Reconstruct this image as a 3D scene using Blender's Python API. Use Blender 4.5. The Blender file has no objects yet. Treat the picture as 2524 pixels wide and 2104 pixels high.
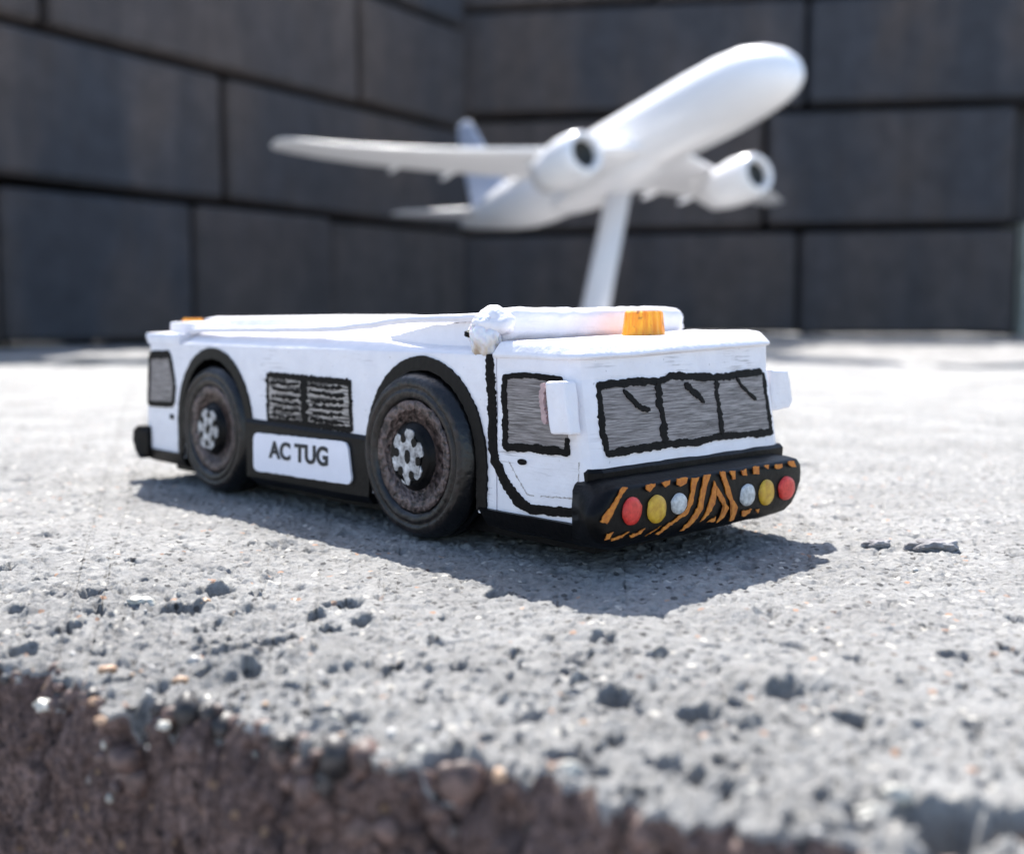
import bpy, bmesh, math, random
import numpy as np
from mathutils import Vector, Matrix, noise as mnoise

# ---------------------------------------------------------------- camera, world, sun, exposure
# 1 unit = 1 cm: the subject is a 4 cm long model
scene = bpy.context.scene
COL = scene.collection
cam_d = bpy.data.cameras.new('camera'); cam = bpy.data.objects.new('camera', cam_d); COL.objects.link(cam)
scene.camera = cam
cam.location = (0, 0, 1.03)
cam.rotation_euler = (math.radians(90 - 5.62), 0, 0)
cam_d.sensor_fit = 'HORIZONTAL'; cam_d.sensor_width = 36; cam_d.lens = 39.27
cam_d.clip_start = 0.01; cam_d.clip_end = 2000
cam_d.dof.use_dof = True; cam_d.dof.focus_distance = 4.65; cam_d.dof.aperture_fstop = 0.68
cam_d.dof.aperture_blades = 0

SUN_DIR = Vector((.12, -.717, -.94)).normalized()          # the way the light travels
world = bpy.data.worlds.new('World'); scene.world = world; world.use_nodes = True
wn = world.node_tree.nodes; wl = world.node_tree.links; wn.clear()
sky = wn.new('ShaderNodeTexSky'); sky.sky_type = 'NISHITA'; sky.sun_disc = False
sky.sun_elevation = math.asin(-SUN_DIR.z); sky.sun_rotation = math.atan2(-SUN_DIR.x, -SUN_DIR.y)
sky.air_density = 1.0; sky.dust_density = 1.5
bg = wn.new('ShaderNodeBackground'); bg.inputs[1].default_value = 0.14
wo = wn.new('ShaderNodeOutputWorld'); wl.new(sky.outputs[0], bg.inputs[0]); wl.new(bg.outputs[0], wo.inputs[0])
sl = bpy.data.lights.new('sun', 'SUN'); so = bpy.data.objects.new('sun', sl); COL.objects.link(so)
sl.energy = 5.0; sl.angle = math.radians(.5); sl.color = (1, .97, .92)
so.rotation_euler = SUN_DIR.to_track_quat('-Z', 'Y').to_euler(); so.location = (0, 60, 80)
vs = scene.view_settings
scene.display_settings.display_device = 'sRGB'
vs.view_transform = 'Standard'; vs.look = 'None'; vs.exposure = 1.2; vs.gamma = 1; vs.use_curve_mapping = False

rng = random.Random(7)

# ---------------------------------------------------------------- helpers
def tag(o, label=None, cat=None, group=None, kind=None):
    if label: o['label'] = label
    if cat: o['category'] = cat
    if group: o['group'] = group
    if kind: o['kind'] = kind
    return o
def empty(name, loc=(0, 0, 0), rz=0):
    o = bpy.data.objects.new(name, None); COL.objects.link(o); o.location = loc; o.rotation_euler = (0, 0, rz)
    o.empty_display_size = .2
    return o
def link_mesh(name, me, mat=None, parent=None, smooth=False):
    if mat: me.materials.append(mat)
    if smooth: me.polygons.foreach_set('use_smooth', [True] * len(me.polygons))
    o = bpy.data.objects.new(name, me); COL.objects.link(o)
    if parent: o.parent = parent
    return o
def mesh(name, verts, faces, mat, parent=None, smooth=False, fix=True):
    me = bpy.data.meshes.new(name); me.from_pydata([tuple(v) for v in verts], [], faces); me.update()
    if fix:
        bm = bmesh.new(); bm.from_mesh(me); bmesh.ops.recalc_face_normals(bm, faces=bm.faces); bm.to_mesh(me); bm.free()
    return link_mesh(name, me, mat, parent, smooth)
def bm_obj(name, bm, mat, parent=None, smooth=False):
    bmesh.ops.recalc_face_normals(bm, faces=bm.faces)
    me = bpy.data.meshes.new(name); bm.to_mesh(me); bm.free()
    return link_mesh(name, me, mat, parent, smooth)
def bevel(o, w, seg=2, ang=35):
    m = o.modifiers.new('bevel', 'BEVEL'); m.width = w; m.segments = seg; m.limit_method = 'ANGLE'; m.angle_limit = math.radians(ang)
    return o
def wobble(bm, amp, sc, cuts=0, seed=0.0):
    if cuts: bmesh.ops.subdivide_edges(bm, edges=bm.edges[:], cuts=cuts, use_grid_fill=True)
    bm.normal_update()
    for v in bm.verts:
        p = v.co * sc + Vector((seed, seed * 1.7, 3.1))
        v.co += mnoise.noise_vector(p) * amp
def loft(levels, cap=True):
    """levels: list of rings (equal vertex count) of 3-D points"""
    bm = bmesh.new(); rings = [[bm.verts.new(p) for p in r] for r in levels]
    n = len(rings[0])
    for a, b in zip(rings, rings[1:]):
        for i in range(n): bm.faces.new((a[i], a[(i + 1) % n], b[(i + 1) % n], b[i]))
    if cap: bm.faces.new(rings[0][::-1]); bm.faces.new(rings[-1])
    return bm
def box_bm(x0, x1, y0, y1, z0, z1, bm=None):
    bm = bm or bmesh.new()
    v = [bm.verts.new((x, y, z)) for z in (z0, z1) for (x, y) in ((x0, y0), (x1, y0), (x1, y1), (x0, y1))]
    for f in ((3, 2, 1, 0), (4, 5, 6, 7), (0, 1, 5, 4), (1, 2, 6, 5), (2, 3, 7, 6), (3, 0, 4, 7)): bm.faces.new([v[i] for i in f])
    return bm
def lathe_bm(profile, seg=64, axis='X', origin=(0, 0, 0), flute=None, closed=False):
    """profile: (radius, along) pairs; axis of revolution X (across the tug) or Z"""
    bm = bmesh.new(); rings = []
    for k, (r, a) in enumerate(profile):
        ring = []
        for i in range(seg):
            t = 2 * math.pi * i / seg; rr = r * (1 + (flute(t, k) if flute else 0))
            if axis == 'X': p = (origin[0] + a, origin[1] + rr * math.cos(t), origin[2] + rr * math.sin(t))
            else: p = (origin[0] + rr * math.cos(t), origin[1] + rr * math.sin(t), origin[2] + a)
            ring.append(bm.verts.new(p))
        rings.append(ring)
    for a, b in zip(rings, rings[1:]):
        for i in range(seg): bm.faces.new((a[i], a[(i + 1) % seg], b[(i + 1) % seg], b[i]))
    if closed:
        for i in range(seg): bm.faces.new((rings[-1][i], rings[-1][(i + 1) % seg], rings[0][(i + 1) % seg], rings[0][i]))
    else:
        bm.faces.new(rings[0]); bm.faces.new(rings[-1][::-1])
    return bm
def resample(pts, step):
    out = [Vector(pts[0])]
    for a, b in zip(pts, pts[1:]):
        a, b = Vector(a), Vector(b); n = max(1, int((b - a).length / step))
        for i in range(1, n + 1): out.append(a.lerp(b, i / n))
    return out
def stroke_bm(pts, w, fmap, h=.006, jit=.22, step=.008, bm=None, taper=True):
    """one pass of a marker pen along pts (plane coordinates), with a ragged edge, raised h off the face"""
    bm = bm or bmesh.new(); p = resample(pts, step); n = len(p)
    # light smoothing of the corners
    for _ in range(3):
        p = [p[0]] + [(p[i - 1] + p[i] * 2 + p[i + 1]) / 4 for i in range(1, n - 1)] + [p[-1]]
    rows = []; s = rng.random() * 90
    for i, q in enumerate(p):
        d = (p[min(i + 1, n - 1)] - p[max(i - 1, 0)]); d = d.normalized() if d.length > 0 else Vector((1, 0)); nn = Vector((-d.y, d.x))
        e = 1.0
        if taper:
            k = min(i, n - 1 - i) / max(1, w / step * .5)
            e = min(1, .45 + .55 * k)
        a = w / 2 * e * (1 + jit * mnoise.noise(Vector((i * .21, s, 0))) * 1.6 + jit * (1.0 + 1.2 * abs(d.y)) * (rng.random() - .5))
        b = w / 2 * e * (1 + jit * mnoise.noise(Vector((i * .21, s + 9, 0))) * 1.6 + jit * (1.0 + 1.2 * abs(d.y)) * (rng.random() - .5))
        L_, R_ = q + nn * a, q - nn * b
        hh = h * (1 + .05 * mnoise.noise(Vector((i * .4, s, 5))))
        rows.append([bm.verts.new(fmap(L_.x, L_.y, -.002)), bm.verts.new(fmap(L_.x, L_.y, hh)),
                     bm.verts.new(fmap(R_.x, R_.y, hh)), bm.verts.new(fmap(R_.x, R_.y, -.002))])
    for a, b in zip(rows, rows[1:]):
        for k in range(3): bm.faces.new((a[k], a[k + 1], b[k + 1], b[k]))
    bm.faces.new(rows[0]); bm.faces.new(rows[-1][::-1])
    return bm
def poly_bm(pts, fmap, h=.005, jit=.002, step=.012, bm=None):
    bm = bm or bmesh.new(); q = resample(list(pts) + [pts[0]], step)[:-1]
    q = [Vector((a.x + (rng.random() - .5) * 2 * jit, a.y + (rng.random() - .5) * 2 * jit)) for a in q]
    lo = [bm.verts.new(fmap(a.x, a.y, -.002)) for a in q]; hi = [bm.verts.new(fmap(a.x, a.y, h)) for a in q]; n = len(q)
    for i in range(n): bm.faces.new((lo[i], lo[(i + 1) % n], hi[(i + 1) % n], hi[i]))
    f = bm.faces.new(hi); bmesh.ops.triangulate(bm, faces=[f])
    return bm

# ---------------------------------------------------------------- materials
def new_mat(name):
    m = bpy.data.materials.new(name); m.use_nodes = True; nt = m.node_tree; nt.nodes.clear()
    out = nt.nodes.new('ShaderNodeOutputMaterial'); b = nt.nodes.new('ShaderNodeBsdfPrincipled'); nt.links.new(b.outputs[0], out.inputs[0])
    return m, nt, b
def N(nt, t, **kw):
    n = nt.nodes.new(t)
    for k, v in kw.items():
        if k.startswith('i_'):
            key = k[2:]; key = int(key) if key.isdigit() else key.replace('_', ' ')
            n.inputs[key].default_value = v
        else: setattr(n, k, v)
    return n
def coords(nt, scale=(1, 1, 1), obj=True):
    tc = N(nt, 'ShaderNodeTexCoord'); mp = N(nt, 'ShaderNodeMapping'); mp.inputs['Scale'].default_value = scale
    nt.links.new(tc.outputs['Object' if obj else 'Generated'], mp.inputs[0]); return mp.outputs[0]
def noise(nt, vec, scale, detail=4, rough=.55):
    n = N(nt, 'ShaderNodeTexNoise'); n.inputs['Scale'].default_value = scale; n.inputs['Detail'].default_value = detail; n.inputs['Roughness'].default_value = rough
    nt.links.new(vec, n.inputs['Vector']); return n.outputs['Fac']
def ramp(nt, fac, stops):
    r = N(nt, 'ShaderNodeValToRGB'); nt.links.new(fac, r.inputs[0]); e = r.color_ramp.elements
    while len(e) < len(stops): e.new(.5)
    for s, (p, c) in zip(e, stops):
        s.position = p; s.color = (c, c, c, 1) if isinstance(c, (int, float)) else (*c, 1)
    return r.outputs[0]
def mix(nt, fac, a, b, mode='MIX'):
    m = N(nt, 'ShaderNodeMix', data_type='RGBA', blend_type=mode)
    for sock, val in ((0, fac), (6, a), (7, b)):
        if hasattr(val, 'is_output'): nt.links.new(val, m.inputs[sock])
        elif isinstance(val, (int, float)): m.inputs[sock].default_value = val
        else: m.inputs[sock].default_value = (*val, 1)
    return m.outputs[2]
def mul(nt, a, b, op='MULTIPLY'):
    m = N(nt, 'ShaderNodeMath', operation=op)
    for i, v in enumerate((a, b)):
        if hasattr(v, 'is_output'): nt.links.new(v, m.inputs[i])
        else: m.inputs[i].default_value = v
    return m.outputs[0]
def bump(nt, b, h, strength, dist, prev=None):
    n = N(nt, 'ShaderNodeBump'); n.inputs['Strength'].default_value = strength; n.inputs['Distance'].default_value = dist
    nt.links.new(h, n.inputs['Height'])
    if prev: nt.links.new(prev, n.inputs['Normal'])
    nt.links.new(n.outputs[0], b.inputs['Normal']); return n.outputs[0]

def white_paint(name, stain=1.0, lines=1.0):
    m, nt, b = new_mat(name); o = coords(nt)
    streak = noise(nt, coords(nt, (5, 5, 75)), 1.0, 3, .65)
    patch = noise(nt, o, 3.2, 2)
    k = mul(nt, ramp(nt, streak, [(.555, 0), (.66, 1)]), ramp(nt, patch, [(.52, 0), (.68, 1)]))
    speck = ramp(nt, noise(nt, o, 55, 2), [(.72, 0), (.76, .7)])
    k2 = mul(nt, mul(nt, k, .5 * stain), mul(nt, speck, .55 * stain), 'MAXIMUM')
    tone = ramp(nt, noise(nt, o, 9, 3), [(.3, (.74, .715, .745)), (.7, (.81, .785, .81))])
    nt.links.new(mix(nt, k2, tone, (.10, .075, .07)), b.inputs['Base Color'])
    b.inputs['Roughness'].default_value = .42
    lz = noise(nt, coords(nt, (1.2, 1.2, 110)), 1.0, 1)
    n1 = bump(nt, b, lz, .18 * lines, .004); bump(nt, b, noise(nt, o, 22, 4), .5, .012, n1)
    return m
M = {}
M['white'] = white_paint('white_printed_plastic')
M['white_clean'] = white_paint('white_clay', .35, .15)
def simple(name, col, rough=.5, var=.15, sc=30, bmp=.4, bd=.004, metal=0, alt=None, spec=None):
    m, nt, b = new_mat(name); o = coords(nt); n = noise(nt, o, sc, 4)
    c2 = alt or tuple(min(1, c * (1 + var)) for c in col); c1 = tuple(c * (1 - var) for c in col)
    nt.links.new(ramp(nt, n, [(.35, c1), (.68, c2)]), b.inputs['Base Color'])
    b.inputs['Roughness'].default_value = rough; b.inputs['Metallic'].default_value = metal
    if spec is not None: b.inputs['Specular IOR Level'].default_value = spec
    bump(nt, b, n, bmp, bd); return m
M['marker'] = simple('black_marker_ink', (.0022, .002, .0022), .55, alt=(.008, .006, .0055), sc=60, bmp=.35, bd=.002, spec=.10)
M['black'] = simple('black_paint', (.002, .002, .0024), .42, alt=(.0055, .0045, .0045), sc=40, bmp=.5, bd=.004, spec=.14)
M['tyre'] = simple('tyre_black', (.0022, .0022, .0026), .30, alt=(.006, .005, .005), sc=26, bmp=.9, bd=.006, spec=.45)
M['tyre_side'] = simple('tyre_sidewall', (.003, .0026, .0026), .38, alt=(.028, .020, .018), sc=24, bmp=1, bd=.009, spec=.35)
M['copper'] = simple('rubbed_copper_paint', (.014, .010, .010), .28, alt=(.19, .135, .125), sc=38, bmp=1, bd=.018, metal=.3)
M['silver'] = simple('silver_paint', (.16, .16, .17), .35, alt=(.62, .63, .66), sc=32, metal=.3, bmp=1, bd=.006)
M['orange'] = simple('orange_paint', (.50, .13, .005), .55, alt=(.64, .22, .012), sc=45)
M['red'] = simple('red_paint', (.62, .028, .018), .45, alt=(.78, .05, .035), sc=50)
M['amber'] = simple('yellow_paint', (.55, .27, .015), .45, alt=(.68, .42, .03), sc=30)
M['clear'] = simple('silver_white_paint', (.42, .43, .43), .4, alt=(.66, .67, .66), sc=45, bmp=1)
M['smudge'] = simple('faint_scribe', (.30, .25, .23), .6, alt=(.60, .57, .55), sc=70, bmp=0)
M['pink'] = simple('pinkish_bracket', (.42, .28, .28), .4, sc=40)
M['plane'] = simple('glossy_white_plastic', (.90, .89, .89), .25, var=.01, sc=3, bmp=0)
M['fin'] = simple('sky_tinted_plastic', (.50, .56, .70), .3, var=.05, sc=2, bmp=0)  # blue of sky-lit shade put into the fin's own colour
M['intake'] = simple('dark_intake', (.006, .007, .004), .5, bmp=0)
M['lip'] = simple('grey_metal_lip', (.35, .33, .33), .3, metal=.6, bmp=0)
M['tip'] = simple('pink_wingtip', (.7, .45, .47), .4, bmp=0)
M['letter'] = simple('printed_letter_ink', (.016, .016, .02), .6, sc=90, bmp=.2)
M['paper'] = simple('white_label_paper', (.80, .78, .84), .5, var=.02, sc=12, bmp=.1)
M['stand'] = simple('white_stand_plastic', (.72, .71, .73), .3, var=.01, bmp=0)
# rubbed grey glass: marker wiped over printed layer lines
m, nt, b = new_mat('wiped_grey_glass'); ln = noise(nt, coords(nt, (8, 8, 210)), 1, 3, .7); pt = noise(nt, coords(nt), 7, 3)
g = ramp(nt, ln, [(.36, (.36, .325, .31)), (.60, (.060, .048, .045))]); g2 = mix(nt, ramp(nt, pt, [(.35, 0), (.75, .55)]), g, (.22, .19, .185))
nt.links.new(g2, b.inputs['Base Color']); b.inputs['Roughness'].default_value = .5; bump(nt, b, ln, .4, .004); M['glass'] = m
# grille: coarser streaks
m, nt, b = new_mat('streaked_grille'); ln = noise(nt, coords(nt, (6, 6, 70)), 1, 3, .6)
nt.links.new(ramp(nt, ln, [(.44, (.40, .36, .33)), (.53, (.05, .042, .04))]), b.inputs['Base Color']); b.inputs['Roughness'].default_value = .5; M['grille'] = m
# beacon
m, nt, b = new_mat('orange_beacon'); ln = noise(nt, coords(nt, (60, 60, 9)), 1, 3, .6); dk = noise(nt, coords(nt), 26, 4)
c = ramp(nt, ln, [(.35, (.80, .22, .004)), (.65, (.93, .42, .015))]); c = mix(nt, ramp(nt, dk, [(.60, 0), (.70, .75)]), c, (.22, .06, .01))
nt.links.new(c, b.inputs['Base Color']); b.inputs['Roughness'].default_value = .35; b.inputs['Subsurface Weight'].default_value = .15; b.inputs['Subsurface Radius'].default_value = (.05, .02, .005)
bump(nt, b, ln, .6, .005); M['beacon'] = m
# glue: milky with amber towards the bottom where it yellowed
m, nt, b = new_mat('dried_glue'); o_ = coords(nt); dk = noise(nt, o_, 7, 3); sx = N(nt, 'ShaderNodeSeparateXYZ'); nt.links.new(o_, sx.inputs[0])
mr = N(nt, 'ShaderNodeMapRange'); nt.links.new(sx.outputs[2], mr.inputs[0]); mr.inputs[1].default_value = .87; mr.inputs[2].default_value = 1.10
ff = mul(nt, mul(nt, mr.outputs[0], .55), mul(nt, dk, 1.25), 'ADD')
nt.links.new(ramp(nt, ff, [(.46, (.38, .27, .18)), (.58, (.58, .48, .39)), (.70, (.68, .65, .64)), (.82, (.74, .73, .76))]), b.inputs['Base Color']); b.inputs['Roughness'].default_value = .12
b.inputs['Subsurface Weight'].default_value = .6; b.inputs['Subsurface Radius'].default_value = (.06, .04, .02); b.inputs['Subsurface Scale'].default_value = 1.0; bump(nt, b, noise(nt, o_, 26, 3), .4, .01); M['glue'] = m
# paving blocks in the wall
def paver_mat(name, col, alt, fine=1.0):
    m, nt, b = new_mat(name); tc = coords(nt); oi = N(nt, 'ShaderNodeObjectInfo')
    big = noise(nt, coords(nt, (1, 1, .35)), .22, 4); dn = N(nt, 'ShaderNodeMath', operation='ADD'); nt.links.new(oi.outputs['Random'], dn.inputs[0]); dn.inputs[1].default_value = 0
    c = mix(nt, ramp(nt, big, [(.40, 0), (.62, 1)]), col, alt)
    c = mix(nt, mul(nt, oi.outputs['Random'], .7), c, alt)
    c = mix(nt, .45, c, ramp(nt, noise(nt, tc, 1.1, 6, .65), [(.3, .5), (.7, 1.5)]), 'MULTIPLY')
    c = mix(nt, .9, c, ramp(nt, noise(nt, coords(nt, (.9, .9, .09)), 1, 3, .6), [(.35, .85), (.6, 1.05), (.75, 1.3)]), 'MULTIPLY')
    nt.links.new(c, b.inputs['Base Color']); b.inputs['Roughness'].default_value = .85
    bump(nt, b, noise(nt, tc, 2.2, 8, .7), .6, .15); return m
M['paver'] = paver_mat('charcoal_paver', (.042, .044, .052), (.088, .070, .062))
M['pale_paver'] = paver_mat('pale_paver', (.30, .31, .27), (.36, .36, .31))
M['backing'] = simple('daylight_block', (.015, .015, .016), .9, bmp=0)
# slab: weathered grey top, brown cut face, by the painted-on attribute "face"
m, nt, b = new_mat('weathered_concrete'); o = coords(nt)
at = N(nt, 'ShaderNodeAttribute', attribute_name='face'); gr = N(nt, 'ShaderNodeAttribute', attribute_name='grain')
top = ramp(nt, noise(nt, o, 1.3, 6, .6), [(.3, (.230, .225, .217)), (.7, (.345, .339, .327))])
top = mix(nt, .75, top, ramp(nt, noise(nt, o, 19, 7, .72), [(.31, .45), (.46, 1.0), (.68, 1.35)]), 'MULTIPLY')
vo = N(nt, 'ShaderNodeTexVoronoi'); vo.inputs['Scale'].default_value = 26; nt.links.new(o, vo.inputs['Vector'])
hs = N(nt, 'ShaderNodeSeparateColor'); nt.links.new(vo.outputs['Color'], hs.inputs[0])
near = ramp(nt, vo.outputs['Distance'], [(.28, 1), (.42, 0)])
top = mix(nt, mul(nt, mul(nt, ramp(nt, hs.outputs[0], [(.90, 0), (.92, 1)]), near), .8), top, (.66, .62, .55))
top = mix(nt, mul(nt, mul(nt, ramp(nt, hs.outputs[1], [(.965, 0), (.975, 1)]), near), .7), top, (.46, .25, .15))
top = mix(nt, mul(nt, mul(nt, ramp(nt, hs.outputs[2], [(.86, 0), (.88, 1)]), near), .8), top, (.055, .052, .052))
br = ramp(nt, noise(nt, o, 4, 5, .6), [(.3, (.095, .066, .060)), (.7, (.17, .120, .106))])
br = mix(nt, .8, br, ramp(nt, noise(nt, o, 34, 5, .75), [(.32, .30), (.5, 1.0), (.68, 2.3)]), 'MULTIPLY')
br = mix(nt, mul(nt, mul(nt, ramp(nt, hs.outputs[0], [(.91, 0), (.93, 1)]), near), .8), br, (.30, .20, .13))
br = mix(nt, mul(nt, mul(nt, ramp(nt, hs.outputs[1], [(.975, 0), (.985, 1)]), near), .7), br, (.36, .33, .30))
br = mix(nt, mul(nt, mul(nt, ramp(nt, hs.outputs[2], [(.88, 0), (.90, 1)]), near), .7), br, (.02, .015, .015))
fm = mul(nt, at.outputs['Fac'], mul(nt, noise(nt, o, 16, 4), .35), 'ADD')
nt.links.new(mix(nt, ramp(nt, fm, [(.60, 0), (.72, 1)]), top, br), b.inputs['Base Color'])
b.inputs['Roughness'].default_value = .85; b.inputs['Specular IOR Level'].default_value = .18
n1 = bump(nt, b, noise(nt, o, 60, 5, .75), 1.0, .016); bump(nt, b, noise(nt, o, 11, 8, .7), .4, .03, n1); M['slab'] = m
M['slab_far'] = simple('pale_concrete', (.17, .165, .157), .9, alt=(.29, .28, .268), sc=1.2, bmp=.8, bd=.08)
M['pebble'] = simple('grey_chip', (.16, .15, .155), .85, alt=(.30, .29, .29), sc=14, bmp=.8, bd=.01)
def grit_mat(name, a, c, rough=.6): return simple(name, a, rough, alt=c, sc=20)
M['grit'] = grit_mat('pale_grit', (.30, .285, .27), (.56, .54, .50), .5)
M['quartz'] = grit_mat('quartz_stone', (.24, .23, .20), (.58, .56, .49), .4)
M['brown_stone'] = grit_mat('brown_aggregate', (.05, .032, .028), (.17, .105, .085), .6)
M['dark_stone'] = grit_mat('dark_aggregate', (.010, .009, .009), (.05, .042, .04), .5)
M['grit_tan'] = grit_mat('tan_grit', (.36, .20, .11), (.50, .34, .22))
M['ground'] = simple('pale_paving', (.36, .345, .35), .9, sc=.3, bmp=.2, bd=.3)

# marks on the tug, measured on its faces in cm
D = {"ws_frame":[[[[0.108,0.754],[0.253,0.76],[0.528,0.76],[0.6,0.778],[0.774,0.766],[0.957,0.757],[1.135,0.767],[1.288,0.771]],0.0362],[[[0.125,0.768],[0.117,0.654],[0.117,0.565],[0.132,0.475]],0.0321],[[[0.121,0.481],[0.3,0.486],[0.505,0.491],[0.721,0.484],[0.907,0.498],[1.099,0.49],[1.324,0.485]],0.0349],[[[1.298,0.768],[1.299,0.645],[1.307,0.557],[1.311,0.474]],0.0308]],"ws_div":[[[[0.498,0.753],[0.493,0.659],[0.504,0.58],[0.502,0.496]],0.0368],[[[0.913,0.747],[0.911,0.636],[0.913,0.575],[0.918,0.503]],0.0351]],"wipers":[[[[0.268,0.732],[0.305,0.699],[0.369,0.65],[0.424,0.642]],0.0245],[[[0.68,0.74],[0.743,0.7],[0.807,0.653]],0.0264],[[[1.072,0.753],[1.112,0.705],[1.211,0.643]],0.0193]],"ws_glass":[[0.122,0.753],[1.298,0.768],[1.317,0.48],[0.132,0.475]],"stripes":[[[0.062,0.369],[0.096,0.365],[0.048,0.324],[0.008,0.27],[-0.024,0.236],[-0.064,0.245],[-0.039,0.271],[0.004,0.305]],[[0.206,0.361],[0.269,0.362],[0.265,0.35],[0.23,0.334],[0.21,0.346]],[[0.305,0.361],[0.365,0.365],[0.361,0.35],[0.333,0.34]],[[0.41,0.366],[0.481,0.366],[0.473,0.344],[0.432,0.33],[0.406,0.343]],[[0.511,0.358],[0.558,0.359],[0.533,0.316],[0.518,0.25],[0.485,0.212],[0.377,0.179],[0.289,0.149],[0.269,0.152],[0.337,0.179],[0.426,0.209],[0.476,0.234],[0.504,0.299]],[[0.597,0.363],[0.641,0.361],[0.611,0.308],[0.588,0.22],[0.528,0.169],[0.461,0.144],[0.428,0.143],[0.511,0.188],[0.553,0.23],[0.576,0.312]],[[0.668,0.334],[0.687,0.305],[0.676,0.231],[0.632,0.188],[0.572,0.164],[0.614,0.207],[0.648,0.272]],[[0.689,0.304],[0.729,0.263],[0.781,0.197],[0.732,0.16],[0.687,0.144],[0.749,0.201],[0.685,0.273]],[[0.707,0.368],[0.744,0.364],[0.773,0.302],[0.803,0.244],[0.846,0.195],[0.815,0.144],[0.787,0.142],[0.809,0.199],[0.765,0.254],[0.727,0.328]],[[0.78,0.364],[0.822,0.362],[0.823,0.324],[0.804,0.326]],[[0.869,0.355],[0.902,0.36],[0.912,0.332],[0.879,0.332]],[[0.959,0.366],[1.003,0.365],[1.004,0.328],[0.965,0.332]],[[1.047,0.363],[1.082,0.363],[1.078,0.341]],[[1.133,0.358],[1.194,0.358],[1.195,0.344],[1.159,0.333],[1.133,0.344]],[[1.24,0.363],[1.293,0.361],[1.31,0.333],[1.278,0.333],[1.252,0.342]],[[-0.023,0.192],[0.013,0.199],[-0.009,0.175],[-0.038,0.172]],[[0.006,0.173],[0.11,0.186],[0.065,0.17],[-0.001,0.164]],[[0.11,0.169],[0.209,0.185],[0.179,0.169],[0.118,0.16]],[[0.21,0.155],[0.312,0.184],[0.265,0.168]],[[0.88,0.174],[0.956,0.176],[0.938,0.156],[0.881,0.149]],[[0.986,0.17],[1.015,0.169],[1.006,0.148]],[[0.624,0.16],[0.682,0.174],[0.678,0.153]]],"lamps":[["red",0.124,0.266,0.057,0.057],["amber",0.279,0.255,0.058,0.059],["clear",0.425,0.261,0.05,0.045],["clear",0.92,0.242,0.056,0.05],["amber",1.07,0.237,0.058,0.06],["red",1.235,0.239,0.066,0.056]],"cw_frame":[[[[-0.476,0.779],[-0.626,0.789],[-0.816,0.778]],0.0273],[[[-0.482,0.787],[-0.476,0.69],[-0.485,0.594],[-0.485,0.465]],0.0371],[[[-0.471,0.476],[-0.627,0.486],[-0.86,0.484]],0.0397],[[[-0.844,0.544],[-0.847,0.477]],0.027]],"cw_glass":[[-0.49,0.778],[-0.824,0.775],[-0.851,0.49],[-0.49,0.471]],"door_line":[[[[-0.382,0.871],[-0.391,0.751],[-0.4,0.621],[-0.4,0.49],[-0.414,0.413],[-0.49,0.315],[-0.564,0.252],[-0.645,0.224]],0.0554],[[[-0.609,0.224],[-0.759,0.235],[-0.936,0.245]],0.0423]],"door_thin":[[[[-0.499,0.42],[-0.582,0.319],[-0.618,0.284],[-0.886,0.3]],0.0064],[[[-0.909,0.452],[-0.903,0.274]],0.006]],"handle":[-0.586,0.422],"grille":[[1.412,0.725],[0.632,0.718],[0.621,0.462],[1.415,0.457]],"mir":[[-0.833,-0.1,0.781],[-0.955,-0.1,0.782],[-0.987,-0.1,0.572],[-0.882,-0.1,0.575]],"plate":[[1.511,0.392],[0.628,0.412],[0.592,0.199],[1.52,0.181]],"text":[[1.352,0.266],[1.306,0.362],[0.791,0.374],[0.793,0.27]]}
# ---------------------------------------------------------------- setting: ground far below, two slabs
def hashf(ix, iy, seed):
    h = (ix.astype(np.int64) * 374761393 + iy.astype(np.int64) * 668265263 + seed * 974634777) & 0xffffffff
    h = ((h ^ (h >> 13)) * 1274126177) & 0xffffffff
    return ((h ^ (h >> 16)) & 0xffffff) / 16777215.0
def pnoise(x, y, seed=0):
    ix, iy = np.floor(x), np.floor(y); fx, fy = x - ix, y - iy
    u, v = fx * fx * fx * (fx * (fx * 6 - 15) + 10), fy * fy * fy * (fy * (fy * 6 - 15) + 10)
    def g(dx, dy):
        a = hashf(ix + dx, iy + dy, seed) * 2 * np.pi; return np.cos(a) * (fx - dx) + np.sin(a) * (fy - dy)
    a = g(0, 0); b = g(1, 0); c = g(0, 1); d = g(1, 1)
    return (a + (b - a) * u + (c - a) * v + (a - b - c + d) * u * v) * 1.5
def fbm(x, y, o, seed=0, g=.5):
    s = 0; a = 1
    for k in range(o): s = s + a * pnoise(x * 2 ** k + 17.3 * k, y * 2 ** k - 9.1 * k, seed + k); a *= g
    return s
def worley(x, y, seed):
    ix, iy = np.floor(x), np.floor(y); best = np.full(x.shape, 9.0); cid = np.zeros(x.shape)
    for dx in (-1, 0, 1):
        for dy in (-1, 0, 1):
            cx, cy = ix + dx, iy + dy
            d = np.hypot(cx + hashf(cx, cy, seed) - x, cy + hashf(cx, cy, seed + 1) - y)
            m_ = d < best; best = np.where(m_, d, best); cid = np.where(m_, hashf(cx, cy, seed + 2), cid)
    return best, cid
def sstep(x, a, b):
    t = np.clip((x - a) / (b - a), 0, 1); return t * t * (3 - 2 * t)
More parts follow.
